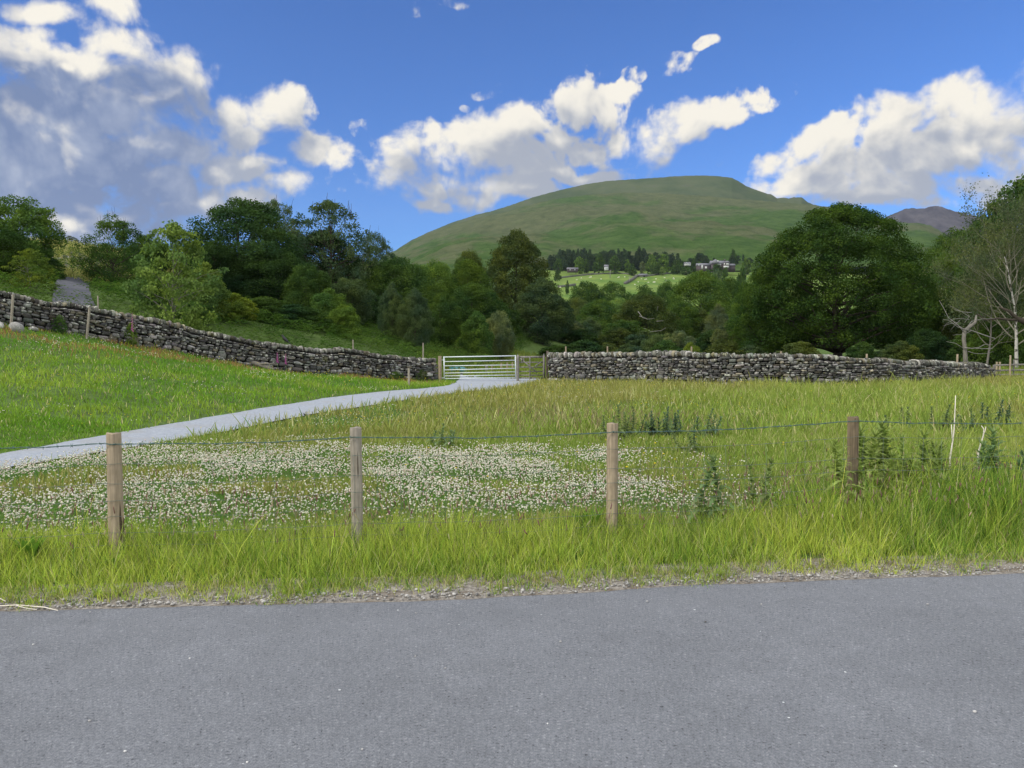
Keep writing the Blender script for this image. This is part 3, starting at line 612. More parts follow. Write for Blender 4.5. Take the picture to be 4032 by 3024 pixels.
# x centre, top, width (pixels of a 2212-wide view of the photo), distance, shape, leaf, name, label
TREES = [
 (52, 425, 140, 46, 'dense', 'mid', 'broadleaf_tree', 'tall dense rounded tree against the sky in the top left corner of the woods'),
 (12, 492, 110, 38, 'dense', 'dark', 'broadleaf_tree', 'dark bushy tree at the far left edge under the tall rounded tree'),
 (100, 550, 85, 46, 'shrub', 'dark', 'bush', 'dark bush beside the upper track, left of the rocky bank'),
 (72, 536, 100, 36, 'young', 'lime', 'young_tree', 'small yellow-green young tree beside the upper track behind the left wall'),
 (128, 507, 34, 66, 'airy', 'olive', 'bush', 'small thin bush on the bank top, the left one of two'), (158, 508, 34, 66, 'airy', 'olive', 'bush', 'small thin bush on the bank top, the right one of two'),
 (252, 462, 135, 49, 'thorn', 'dark', 'hawthorn_tree', 'hawthorn with long spiky bare shoots right of the upper track'),
 (322, 508, 100, 56, 'dense', 'dark', 'broadleaf_tree', 'low dark tree between the spiky hawthorn and the pale green young tree'),
 (376, 478, 175, 34, 'young', 'fresh', 'rowan_tree', 'pale green young tree with a thin grey trunk just behind the left wall'),
 (330, 600, 80, 38, 'shrub', 'mid', 'bush', 'bright leafy bush at the foot of the hawthorn'),
 (445, 565, 120, 40, 'shrub', 'fresh', 'bush', 'broad green bush right of the pale green young tree'),
 (500, 630, 120, 42, 'shrub', 'lime', 'bush', 'yellow-green bush spreading down the bank behind the left wall'),
 (420, 650, 90, 38, 'shrub', 'mid', 'bush', 'low leafy bush behind the wall beside the grey thin trunk'),
 (528, 428, 210, 60, 'tree', 'deep', 'broadleaf_tree', 'very large dark tree on the bank, tallest of the left woods'),
 (470, 520, 120, 56, 'tree', 'deep', 'broadleaf_tree', 'dark tree tucked in front of the left flank of the very large dark tree'),
 (600, 432, 110, 68, 'airy', 'bluish', 'broadleaf_tree', 'thin-topped tree with sky showing through, right behind the very large dark tree'),
 (600, 540, 170, 58, 'tree', 'deep', 'broadleaf_tree', 'dark leaning tree below the right shoulder of the very large dark tree'),
 (712, 436, 165, 66, 'airy', 'bluish', 'broadleaf_tree', 'tall airy tree with upright sprays of leaves against the blue sky'),
 (700, 500, 180, 69, 'tree', 'deep', 'broadleaf_tree', 'dark full tree standing under the tall airy tree'),
 (812, 498, 90, 78, 'airy', 'bluish', 'broadleaf_tree', 'sparse tree with bare twigs on the skyline left of the hill slope'),
 (780, 560, 130, 72, 'tree', 'deep', 'broadleaf_tree', 'dark tree below the sparse skyline tree'),
 (712, 622, 112, 50, 'shrub', 'mid', 'bush', 'rounded green bush low on the bracken slope below the dark leaning tree'),
 (660, 570, 90, 55, 'dense', 'dark', 'broadleaf_tree', 'narrow dark tree between the leaning tree and the bush on the slope'),
 (755, 600, 100, 58, 'dense', 'bluish', 'broadleaf_tree', 'mid-sized blue-green tree behind the rounded bush on the slope'),
 (560, 640, 130, 50, 'shrub', 'deep', 'bush', 'very dark bush in the shade under the large dark tree'),
 (575, 640, 120, 46, 'shrub', 'dark', 'bush', 'dark bush at the lower foot of the bank behind the wall, left one'),
 (640, 655, 120, 46, 'shrub', 'deep', 'bush', 'broad dark bush at the lower foot of the bank, in front of the leaning tree'),
 (745, 655, 90, 48, 'shrub', 'mid', 'bush', 'leafy bush low on the bracken slope left of the egg-shaped trees'),
 (848, 610, 72, 54, 'tall', 'bluish', 'willow_tree', 'left one of two egg-shaped grey-green trees on the bracken slope'),
 (897, 622, 74, 53, 'tall', 'bluish', 'willow_tree', 'right one of two egg-shaped grey-green trees on the bracken slope'),
 (862, 556, 125, 68, 'tree', 'dark', 'broadleaf_tree', 'dark tree behind the two egg-shaped trees'),
 (940, 560, 110, 74, 'tree', 'mid', 'broadleaf_tree', 'green domed tree in the middle of the left woods, below the hill slope'),
 (1010, 562, 100, 78, 'tree', 'mid', 'broadleaf_tree', 'green domed tree just left of the tall slender tree'),
 (1015, 538, 80, 95, 'tree', 'olive', 'broadleaf_tree', 'olive tree peeping above the woods left of the tall slender tree'),
 (955, 634, 74, 61, 'dense', 'dark', 'broadleaf_tree', 'drooping dark tree right of the two egg-shaped trees'),
 (1022, 612, 118, 69, 'tree', 'dark', 'broadleaf_tree', 'broad dark tree behind the round yellow-green bush'),
 (1030, 674, 86, 57, 'shrub', 'mid', 'bush', 'round yellow-green bush on the slope left above the metal gate'),
 (1080, 672, 64, 60, 'dense', 'greyg', 'bush', 'grey-green bush right above the metal gate'),
 (1115, 498, 150, 90, 'tall', 'olive', 'poplar_tree', 'tall slender olive tree rising highest in the middle'),
 (1170, 600, 120, 86, 'tall', 'bluish', 'broadleaf_tree', 'grey-green tree at the right foot of the tall slender tree'),
 (1205, 640, 80, 95, 'tall', 'bluish', 'broadleaf_tree', 'narrow blue-green tree right of the tall slender tree, beside the valley woods'),
 (1265, 608, 84, 235, 'dense', 'dark', 'broadleaf_tree', 'left one of a dark round pair of trees on the bright sheep field'),
 (1322, 610, 66, 235, 'dense', 'dark', 'broadleaf_tree', 'right one of a dark round pair of trees on the bright sheep field'),
 (1388, 617, 66, 245, 'dense', 'dark', 'broadleaf_tree', 'low dark round tree right of the pair on the sheep field'),
 (1250, 640, 80, 150, 'tree', 'olive', 'broadleaf_tree', 'brownish-olive tree left in the valley woods'),
 (1295, 648, 100, 132, 'tree', 'dark', 'broadleaf_tree', 'dark full tree in the valley woods above the left end of the right wall'),
 (1335, 641, 60, 165, 'tree', 'fresh', 'broadleaf_tree', 'bright green treetop in the middle of the valley woods'),
 (1240, 690, 60, 105, 'tall', 'greyg', 'broadleaf_tree', 'small grey-green tree with a pale stem above the wall start'),
 (1395, 636, 130, 112, 'tree', 'olive', 'oak_tree', 'olive oak with white dead branches in the valley woods'),
 (1350, 690, 90, 100, 'dense', 'dark', 'broadleaf_tree', 'dark low tree left of the oak with white dead branches'),
 (1440, 606, 70, 165, 'tree', 'dark', 'broadleaf_tree', 'dark tree behind the olive oak, left of the largest valley tree'),
 (1512, 588, 130, 140, 'tree', 'mid', 'oak_tree', 'largest dark green tree of the valley woods, below the slate-roofed house'),
 (1470, 650, 90, 120, 'tree', 'mid', 'broadleaf_tree', 'green tree between the olive oak and the largest valley tree'),
 (1575, 600, 90, 170, 'tree', 'dark', 'broadleaf_tree', 'dark tree squeezed between the largest valley tree and the big oak'),
 (1550, 657, 58, 98, 'tall', 'greyg', 'willow_tree', 'pale grey-green tree with a rounded top left of the big oak'),
 (1464, 714, 68, 84, 'dense', 'greyg', 'willow_bush', 'grey-green bush behind the wall below the largest valley tree'),
 (1420, 722, 56, 80, 'dense', 'bluish', 'bush', 'dull green bush behind the wall left of the grey-green bush'),
 (1492, 738, 44, 66, 'shrub', 'lime', 'bush', 'small light green bush just behind the wall below the pale tree'),
 (1575, 698, 70, 80, 'dense', 'greyg', 'willow_bush', 'grey-green bush at the left foot of the big oak'),
 (1600, 640, 60, 120, 'tree', 'mid', 'broadleaf_tree', 'green tree partly hidden behind the left edge of the big oak'),
 (1545, 582, 50, 400, 'far', 'bluish', 'broadleaf_tree', 'far rounded tree just below the slate-roofed house'), (1600, 583, 34, 400, 'far', 'dark', 'broadleaf_tree', 'far dark tree at the edge of the pale meadow right of the house'),
 (1808, 444, 372, 75, 'oak', 'oak', 'oak_tree', 'huge broad oak with a thick dark trunk behind the right wall'),
 (1672, 570, 200, 78, 'oak', 'oak', 'oak_tree', 'lower oak spreading at the left side of the huge broad oak'),
 (1930, 560, 190, 82, 'oak', 'oak', 'oak_tree', 'dark oak merging into the right side of the huge broad oak'),
 (1725, 735, 100, 64, 'shrub', 'olive', 'bush', 'olive bush under the branches left of the huge oak trunk'),
 (1862, 738, 80, 62, 'shrub', 'dark', 'bush', 'dark bush behind the wall right of the huge oak trunk'),
 (1945, 735, 100, 60, 'shrub', 'olive', 'bush', 'brownish bush behind the wall under the right edge of the huge oak'),
 (2000, 710, 90, 64, 'dense', 'deep', 'bush', 'blue-dark bush left of the dead tree'),
 (2010, 590, 80, 140, 'tree', 'mid', 'broadleaf_tree', 'green tree seen between the huge oak and the right-hand woods'),
 (2055, 492, 110, 118, 'tree', 'mid', 'broadleaf_tree', 'high rounded treetop left of the tall tree on the right edge'),
 (2035, 545, 90, 100, 'tree', 'mid', 'broadleaf_tree', 'green tree in front of the high rounded treetop'),
 (2045, 610, 100, 90, 'tree', 'olive', 'broadleaf_tree', 'sunny-leaved tree behind the dead tree'),
 (2222, 386, 250, 88, 'tree', 'dark', 'broadleaf_tree', 'tallest tree on the right edge with sky showing through its crown'),
 (2140, 432, 120, 92, 'airy', 'dark', 'broadleaf_tree', 'loose-crowned tree leaning off the left side of the tallest right-hand tree'),
 (2212, 480, 120, 70, 'tree', 'olive', 'broadleaf_tree', 'yellowish tree at the right edge behind the birch twigs'),
 (2110, 560, 120, 78, 'tree', 'dark', 'broadleaf_tree', 'dark tree behind the left side of the birch'),
 (2150, 600, 150, 70, 'tree', 'olive', 'broadleaf_tree', 'dull green tree filling in behind the birch'),
 (2150, 690, 110, 60, 'shrub', 'mid', 'bush', 'green bush behind the rail fence left of the birch stem'),
 (2215, 690, 90, 62, 'shrub', 'mid', 'bush', 'yellowish bush at the right edge behind the birch stem'),
 (2085, 720, 90, 62, 'shrub', 'dark', 'bush', 'dark bush at the foot of the dead tree'),
]
for (x, top, w, D, kind, leaf, nm, lab) in TREES:
    w2 = w*(1.32 if kind in ('tree', 'airy', 'dense') else 1.18)
    far_ = dict(group=None)
    rt = place_tree(x*K, top*K, w2*K, D, kind, leaf, nm, lab, 'bush' if 'bush' in nm else 'tree', tk=M_palebark if nm in ('rowan_tree', 'young_tree') else M_bark,
        depth=.8 if kind != 'oak' else .85)
# dark hedge of low growth at the valley bottom so that no bare ground shows between the stems
LOW = [(x, D) for D, x0, x1, st in ((72, 1190, 1640, 62), (92, 1180, 2000, 70), (66, 1960, 2260, 60), (120, 1210, 2240, 75)) for x in range(x0, x1, st) if not (1700 < x < 1900 and D < 100)]
for i, (x, D) in enumerate(LOW):
    place_tree((x+R.uniform(-18, 18))*K, (734 if D < 80 else 712 if D < 100 else 676)*K+R.uniform(-16, 22), R.uniform(85, 120)*K*(1 if D < 100 else .8), D+R.uniform(-4, 4), 'shrub', ['dark', 'deep', 'olive', 'bluish'][i % 4], 'undergrowth_bush',
        'dark undergrowth bush filling the foot of the valley woods behind the wall', 'bush', 'undergrowth bushes')
for i, (x, D) in enumerate([(x, D) for D, x0, x1, st in ((66, 420, 860, 62), (80, 600, 1120, 60), (62, 290, 420, 60)) for x in range(x0, x1, st)]):
    place_tree((x+R.uniform(-14, 14))*K, (np.interp(x, [290, 420, 600, 860, 1120], [560, 560, 590, 620, 650])+R.uniform(-12, 16))*K, R.uniform(90, 120)*K, D+R.uniform(-3, 3), 'shrub', ['deep', 'dark', 'deep'][i % 3], 'undergrowth_bush',
        'dark undergrowth bush between the trees on the left bank', 'bush', 'undergrowth bushes on the left bank')

# bare-branched birch, dead tree, and white dead branches on the olive oak
def twigs(mb, b, d, L, r, lev, spread=.55, up=.15, n=3, k=5, leaves=None):
    q = np.linspace(0, 1, 6)[:, None]; bend = R.normal(size=3)*.16; p = b+d*q*L+bend*L*q**2+np.array([0, 0, up])*L*q**2*.5
    mb.tube(p, np.linspace(r, r*.45, 6), k)
    if leaves is not None and lev <= 1: leaves.append(p[2:])
    if lev > 0:
        for i in range(n):
            j = R.integers(2, 6) if i else 5; dd = unit(unit(p[j]-p[j-1])+R.normal(size=3)*spread+np.array([0, 0, up])); twigs(mb, p[j], dd, L*R.uniform(.5, .8), r*.5, lev-1, spread, up, n, max(3, k-1), leaves)
def bare_tree(name, label, px, py_top, D, r, tkmat, seed, lean=0, lev=3, main=10, sparse=0, leafk='greyg', spread=.5, L0=.30, pale=None, twl=None):
    X = (px-CX)/F_PX*D; g = gz(X, D); H = HC+ray(px, py_top)[2]/ray(px, py_top)[1]*D-g; root = empty(name, (X, D, g-.05)); tag(root, label, 'tree')
    z = np.linspace(0, 1, 10)[:, None]; p = np.concatenate([np.sin(z*3)*.25+lean*z, z*.3, z*H*.88], 1)+R.normal(0, .05, (10, 3))*z
    tk = MB(); tk.tube(p, np.linspace(r, r*.18, 10), 9); tk.build('trunk', tkmat, root)
    br = MB(); lv = []
    for i in range(main):
        f = .22+.75*(i+R.random())/main; b = np.array([np.interp(f, z[:, 0], p[:, c]) for c in range(3)]); a = i*2.4+R.random(); dd = unit(np.array([math.cos(a), math.sin(a)*.8, .55+.5*f]))
        twigs(br, b, dd, H*L0*(1.15-.55*f), r*.42*(1.1-.6*f), lev, spread, .2, 3, 5, lv)
    br.build('branches', pale or tkmat, root)
    if sparse:
        Pq = np.vstack(lv); k = R.integers(len(Pq), size=sparse); Pq = Pq[k]+R.normal(0, .22, (sparse, 3))
        V, Fq = leaf_quads(Pq, unit(R.normal(size=(sparse, 3))), R.uniform(.08, .16, sparse)); mesh_np('leaves', V, Fq, LM[leafk], root)
    return root
bare_tree('birch_tree', 'silver birch with a white stem and pale bare twigs at the right edge', 2196*K, 520*K, 55, .13, M_birch, 1, lean=-.8, lev=4, main=19, sparse=20000, leafk='greyg', pale=M_twig, L0=.36)
bare_tree('birch_tree', 'second pale birch left of the white one, half hidden by twigs', 2130*K, 600*K, 58, .09, M_palebark, 1, lean=.3, lev=4, main=13, sparse=15000, leafk='greyg', pale=M_twig, L0=.30)
D = 50; X = (2086*K-CX)/F_PX*D; g = gz(X, D); root = empty('dead_tree', (X, D, g)); tag(root, 'dead tree with a short grey trunk and bleached branches reaching left', 'tree')
tk = MB(); q = lambda x, y, d=0: at((1659+x*.25)*K, (384+y*.25)*K, D+d)-np.array([X, D, g])
tk.tube([q(1712, 1640), q(1705, 1560), q(1700, 1470), q(1690, 1390), q(1700, 1320), q(1740, 1290, .3), q(1790, 1250, .5), q(1800, 1190, .8)], [.17, .14, .12, .12, .12, .11, .09, .05], 9); tk.build('trunk', M_palebark, root)
br = MB()
for pts, r in (([(1700, 1340), (1640, 1270), (1560, 1210), (1515, 1120), (1480, 1060)], .07), ([(1740, 1320), (1640, 1290), (1560, 1230), (1512, 1225)], .06), ([(1960, 1390), (1870, 1360), (1760, 1320), (1680, 1300), (1620, 1260)], .10),
    ([(1640, 1250), (1580, 1260), (1512, 1280)], .05), ([(1700, 1250), (1740, 1200), (1660, 1150), (1570, 1105)], .06), ([(1760, 1165), (1690, 1160), (1610, 1140)], .06), ([(1740, 1225), (1650, 1215), (1570, 1225)], .05),
    ([(1760, 1320), (1700, 1350), (1600, 1360)], .05), ([(1700, 1470), (1760, 1475), (1820, 1468), (1870, 1440), (1940, 1442)], .09), ([(1940, 1475), (1850, 1478), (1720, 1470)], .06), ([(1700, 1480), (1620, 1430), (1540, 1415)], .05),
    ([(1730, 1500), (1790, 1520), (1880, 1520), (1950, 1500)], .05), ([(1700, 1320), (1760, 1240), (1850, 1220), (1960, 1215)], .07), ([(1660, 1230), (1600, 1290), (1570, 1330)], .035), ([(1600, 1230), (1540, 1260), (1500, 1330)], .03)):
    br.tube([q(x, y, -.2+.15*i) for i, (x, y) in enumerate(pts)], np.linspace(r*.42, r*.14, len(pts)), 5)
br.build('bleached_branches', M_deadwood, root)
for i in range(26):
    pass
# long dark bough of a tree out of the frame on the right
br = MB(); X0, D0 = at(2300*K, 700*K, 52)[:2]; g = gz(X0, D0); root = empty('oak_tree', (X0, D0, g)); tag(root, 'dark leafless bough reaching in from the right edge across the birch stem', 'tree')
q = lambda x, y, d=0: at((1659+x*.25)*K, (384+y*.25)*K, 52+d)-np.array([X0, D0, g])
br.tube([np.array([0, 0, -.1]), np.array([-.1, 0, 1.5]), q(2480, 1300), q(2300, 1270), q(2212, 1245), q(2150, 1215), q(2080, 1150), q(2000, 1120)], [.4, .34, .28, .24, .2, .15, .1, .05], 8)
br.tube([q(2180, 1230), q(2100, 1228), q(1980, 1215), q(1880, 1230), q(1810, 1180)], [.12, .09, .07, .05, .03], 6); br.tube([q(2400, 1290), q(2300, 1150), q(2212, 1000)], [.15, .1, .05], 6); br.build('trunk', M_bark, root)
br = MB(); X0, D0 = at(1395*K, 700*K, 104)[:2]; g = gz(X0, D0); q = lambda x, y, d=0: at((1106+x*.25)*K, (384+y*.25)*K, 104+d)-np.array([X0, D0, g])
root = empty('dead_branch', (X0, D0, g)); tag(root, 'bleached dead boughs poking out of the olive oak in the valley woods', 'branch')
for pts in ([(1090, 1155), (1130, 1210), (1175, 1222), (1230, 1215)], [(1100, 1195), (1165, 1215)], [(1080, 1300), (1130, 1330), (1165, 1355)], [(1250, 1240), (1310, 1235)], [(1255, 1150), (1262, 1110)], [(1140, 1300), (1200, 1330), (1290, 1320), (1330, 1295)]):
    br.tube([q(x, y, -.5*i) for i, (x, y) in enumerate(pts)], np.linspace(.05, .02, len(pts)), 5)
br.build('bleached_wood', M_deadwood, root)

# ------------------------------------------------------------------ far fields below the hill
def ghit(zx, zy): return hit(2016+zx*.4557, 700+zy*.4557, lo=230, hi=1600)
for i in range(255):                                             # plantation of conifers along the top of the fields
    zx = R.uniform(330, 2140); row = i % 3; zy = np.interp(zx, [300, 500, 700, 1000, 1400, 1700, 2140], [790, 770, 775, 770, 770, 745, 740])-row*6
    x, y, z = ghit(zx, zy); D = 840+row*28+R.uniform(0, 14); X = (zx*.4557)/F_PX*D; top = np.interp(zx, [330, 450, 700, 1100, 1400, 1500, 1640, 1750, 1900, 2140], [640, 600, 610, 600, 640, 680, 640, 700, 650, 680])+R.uniform(0, 60)+(2-row)*20
    if 1500 < zx < 1950 and row == 0: continue
    place_tree(2016+zx*.4557, 700+top*.4557, R.uniform(26, 46), D, 'cone' if R.random() < .3 else 'far', 'conifer', 'conifer_tree', 'dark conifer in the plantation at the foot of the hill', 'tree', 'conifers at the foot of the hill')
for (zx, top, w, lf, D) in ((575, 690, 120, 'mid', 800), (750, 655, 120, 'dark', 805), (640, 700, 70, 'dark', 812), (880, 680, 110, 'dark', 800), (1035, 742, 80, 'dark', 770), (990, 700, 70, 'mid', 810), (1120, 728, 70, 'greyg', 790), (1200, 660, 120, 'mid', 800),
    (1300, 655, 130, 'mid', 805), (1290, 770, 60, 'fresh', 775), (1245, 752, 90, 'dark', 780), (1420, 705, 110, 'dark', 795), (1390, 760, 60, 'dark', 790), (1500, 760, 110, 'dark', 780), (1560, 690, 60, 'dark', 805), (400, 700, 90, 'dark', 800), (390, 800, 70, 'dark', 700),
    (430, 620, 90, 'conifer', 870), (1760, 752, 130, 'dark', 730), (1900, 615, 80, 'dark', 880), (2010, 690, 100, 'mid', 790), (2080, 720, 80, 'mid', 780), (1680, 790, 60, 'dark', 760), (1840, 770, 50, 'dark', 755), (1980, 785, 90, 'dark', 420), (475, 885, 36, 'dark', 560), (2110, 760, 90, 'dark', 640), (1820, 795, 40, 'dark', 500)):
    place_tree(2016+zx*.4557, 700+top*.4557, w*.4557, D, 'far', lf, 'broadleaf_tree', 'rounded broadleaf tree at the top of the sheep fields in front of the conifers', 'tree', 'rounded trees at the top of the sheep fields')
def field_wall(pts, label, w=1.3, h=1.5):
    P = [ghit(*p) for p in pts]; P = np.array(P)
    X0 = P[0]; mb = MB()
    for a, b in zip(P[:-1], P[1:]):
        n = max(2, int(np.hypot(*(b-a)[:2])/8))
        for k in range(n):
            p, q = a+(b-a)*k/n, a+(b-a)*(k+1)/n; p[2], q[2] = gz(*p[:2]), gz(*q[:2]); mb.beam(p-X0+[0, 0, h/2-.2], q-X0+[0, 0, h/2-.2+R.uniform(-.15, .15)], w, h+R.uniform(0, .4))
    o = mb.build('field_wall', M_fieldwall); o.location = X0; tag(o, label, 'stone wall')
M_fieldwall = mat('far_wall_stone', lambda t: bsdf(t, t.mix(t.noise(pos(t), .8, 3, .7), (.05, .055, .05), (.17, .17, .15)), 1, 0))
field_wall([(420, 868), (560, 852), (700, 838), (920, 828)], 'far dark field wall along the top of the left sheep field')
field_wall([(920, 828), (1000, 835), (1085, 852)], 'far pale field wall curving down to the stone barn', 1.2, 1.2)
field_wall([(1085, 852), (1040, 885), (975, 922)], 'far wall running downhill from the barn between two sheep fields', 2.2, 2.0)
field_wall([(1165, 852), (1280, 838), (1400, 826), (1500, 822)], 'far wall right of the stone barn along the field top')
field_wall([(400, 948), (480, 942), (545, 932)], 'short far wall at the lower left of the sheep field', 1.5, 1.8)
M_slate = mat('roof_slate', lambda t: bsdf(t, t.mix(t.noise(pos(t), .7, 3), (.12, .125, .145), (.19, .195, .22)), .8, .2))
M_white = mat('white_render', lambda t: bsdf(t, (.50, .52, .52), .8, .2)); M_darkw = mat('dark_stonework', lambda t: bsdf(t, t.mix(t.noise(pos(t), .5, 3), (.055, .045, .05), (.10, .085, .09)), .9, .1))
M_glass = mat('window_glass', lambda t: bsdf(t, (.35, .38, .42), .25, .5))
def roof(mb, x0, x1, y0, y1, ze, zr, along='x', ov=.5):
    if along == 'x':
        ym = (y0+y1)/2; V = [(x0-ov, y0-ov, ze), (x1+ov, y0-ov, ze), (x1+ov, y1+ov, ze), (x0-ov, y1+ov, ze), (x0-ov, ym, zr), (x1+ov, ym, zr)]; mb.add(V, [[0, 1, 5, 4], [2, 3, 4, 5], [0, 3, 2, 1]], [[0, 4, 3], [1, 2, 5]])
    else:
        xm = (x0+x1)/2; V = [(x0-ov, y0-ov, ze), (x1+ov, y0-ov, ze), (x1+ov, y1+ov, ze), (x0-ov, y1+ov, ze), (xm, y0-ov, zr), (xm, y1+ov, zr)]; mb.add(V, [[1, 2, 5, 4], [3, 0, 4, 5], [0, 3, 2, 1]], [[0, 1, 4], [2, 3, 5]])
DH = 790
def bpt(zx, zy, D=DH): return at(2700+zx*.1130, 980+zy*.1130, D)
b0 = bpt(1250, 720); s = DH/F_PX*.1130; O = np.array([b0[0], DH, b0[2]-2.0]); X = lambda v: (v-1250)*s; Z = lambda v: (720-v)*s+2.0
hr = empty('house', O); tag(hr, 'long slate-roofed house with white gables on the hillside', 'house')
mb = MB(); mb.box((X(900), 0, 0), (X(1500), 9, Z(520))); mb.box((X(1510), 2, 0), (X(1740), 8, Z(580))); mb.box((X(430), 2, 0), (X(880), 9, Z(570))); mb.box((X(1290), -2.2, 0), (X(1500), -.01, Z(490))); mb.build('wall', M_darkw, hr)
mb = MB(); roof(mb, X(900), X(1480), 0, 9, Z(520), Z(400)); roof(mb, X(1510), X(1740), 2, 8, Z(580), Z(500)); roof(mb, X(430), X(900), 2, 9, Z(570), Z(485)); roof(mb, X(1370), X(1500), -2.6, 5, Z(485), Z(425), 'y'); roof(mb, X(900), X(1160), -1.4, 6, Z(500), Z(365), 'y', .3); rf = mb.build('roof', M_slate, hr)
for a in (1080, 1400): mb = MB(); mb.box((X(a)-.6, 4, Z(440)), (X(a)+.6, 5, Z(345))); mb.build('chimney', M_darkw, rf)
for x0, x1, y0, y1, yy in ((1080, 1120, 410, 455, -1.9), (1185, 1235, 515, 565, -.1), (1310, 1345, 510, 565, -2.3), (1390, 1485, 510, 565, -2.3), (1295, 1480, 600, 655, -2.3), (565, 620, 560, 680, 1.8), (690, 760, 610, 680, 1.8), (460, 490, 545, 580, 1.8), (1100, 1170, 520, 560, -.1)):
    mb = MB(); mb.box((X(x0), yy-.12, Z(y1)), (X(x1), yy, Z(y0))); mb.build('window', M_white, hr)
def cottage(zx, zy, w, h, lab, wall=M_white, D=800):
    P = ghit(zx, zy); P = at(2016+zx*.4557, 700+zy*.4557, D); s = D/F_PX*.4557; r = empty('cottage', (P[0], D, P[2]-1)); tag(r, lab, 'cottage')
    mb = MB(); mb.box((-w*s/2, 0, 0), (w*s/2, 7, h*s*.55+1)); mb.build('wall', wall, r); mb = MB(); roof(mb, -w*s/2, w*s/2, 0, 7, h*s*.55+1, h*s+1.2); mb.build('roof', M_slate, r)
    mb = MB()
    for k in (-.25, .2): mb.box((k*w*s-.6, -.08, 1.6), (k*w*s+.6, 0, 3)); 
    mb.build('window', M_glass, r)
cottage(818, 790, 30, 40, 'small white cottage among the trees, left one of the far whites', D=790)
cottage(1522, 750, 46, 22, 'white gabled cottage left of the long slate-roofed house', D=800)
cottage(525, 805, 90, 30, 'low dark barn at the left foot of the plantation', M_darkw, D=780)
P = ghit(1135, 858); r = empty('stone_barn', (P[0], P[1], P[2])); tag(r, 'small slate-roofed stone barn where the far field walls meet', 'barn'); s = P[1]/F_PX*.4557
mb = MB(); mb.box((-34*s, 0, -.5), (34*s, 5, 16*s)); mb.build('wall', M_fieldwall, r); mb = MB(); roof(mb, -34*s, 34*s, 0, 5, 16*s, 30*s); mb.build('roof', M_slate, r); mb = MB(); mb.box((0, -.1, 0), (14*s, 0, 12*s)); mb.build('door', M_core, r)
# pole line
for n_, (zx, zt, zb, lab) in enumerate(((620, 768, 820, 'far twin-legged electricity pole with a crossarm by the dark barn'), (713, 770, 825, 'far wooden electricity pole right of the twin-legged one'), (848, 795, 868, 'far electricity pole in the left sheep field'), (1015, 852, 908, 'far electricity pole at the foot of the downhill wall'), (1605, 730, 798, 'tall pale electricity pole left of the slate-roofed house'))):
    x, y, z = ghit(zx, zb); P = at(2016+zx*.4557, 700+zt*.4557, y); r = empty('electricity_pole', (x, y, z)); tag(r, lab, 'pole', 'electricity poles below the hill'); h = P[2]-z
    mb = MB()
    for dx in ((-1.2, 1.2) if n_ == 0 else (0,)): mb.tube([(dx, 0, -.5), (dx, 0, h)], [.32, .24], 6)
    mb.build('pole', M_deadwood, r); mb = MB(); mb.beam((-1.6, 0, h-.5), (1.6, 0, h-.5), .25, .25); mb.build('crossarm', M_deadwood, r)
# sheep
M_wool = mat('wool', lambda t: bsdf(t, (.62, .60, .52), 1, 0)); M_sheepleg = mat('sheep_leg', lambda t: bsdf(t, (.10, .09, .08), 1, 0))
def sheep_mesh():
    B, Fc = ICO2; V = B*np.array([.62, .30, .34])+np.array([0, 0, .62]); mb = MB(); mb.add(V*(1+R.normal(0, .03, (len(V), 1))), F3=Fc)
    mb.tube([(.5, 0, .68), (.72, 0, .62), (.9, 0, .42)], [.17, .14, .10], 7); mb.tube([(.86, 0, .44), (.98, 0, .34), (1.03, 0, .30)], [.10, .08, .04], 7); mb.tube([(-.6, 0, .66), (-.7, 0, .42)], [.05, .03], 5)
    for x in (-.38, .38):
        for y in (-.17, .17): mb.tube([(x, y, .5), (x+.02, y, .25), (x, y, 0)], [.09, .05, .045], 6)
    o = mb.build('sheep', M_wool, smooth=True); me = o.data; bpy.data.objects.remove(o); return me
SH = sheep_mesh()
for i, (zx, zy) in enumerate(((600, 872), (672, 866), (684, 862), (925, 864), (975, 862), (918, 867), (1120, 878), (1152, 884), (1160, 881), (1180, 910), (1222, 908), (1232, 906), (1320, 868), (1395, 872), (1400, 880), (1060, 928), (416, 952), (770, 880), (1245, 880), (560, 886), (1090, 905), (1330, 890))):
    x, y, z = ghit(zx, zy); o = bpy.data.objects.new('sheep', SH); col.objects.link(o); o.location = (x, y, z); o.scale = (1.0, 1.0, 1.0); o.rotation_euler = (0, 0, R.choice([0, math.pi])+R.uniform(-.7, .7))
    tag(o, 'white sheep grazing in the far sheep fields', 'sheep', 'sheep grazing in the far fields')
# pale ungrazed meadow strip under the house
P = [ghit(*p) for p in ((1500, 806), (1680, 800), (1870, 795), (2030, 790))]; Q = [ghit(*p) for p in ((1500, 822), (1680, 826), (1880, 850), (2030, 845))]
V = np.array([(p[0], p[1], gz(p[0], p[1])+.6) for p in P+Q]); 
tag(mesh_np('hay_meadow', V, [[4, 5, 1, 0], [5, 6, 2, 1], [6, 7, 3, 2]], mat('pale_hay_grass', lambda t: bsdf(t, t.mix(t.rng(t.noise(pos(t), .12, 4, .7), .35, .65), (.20, .23, .09), (.40, .38, .20)), 1, 0))), kind='structure')

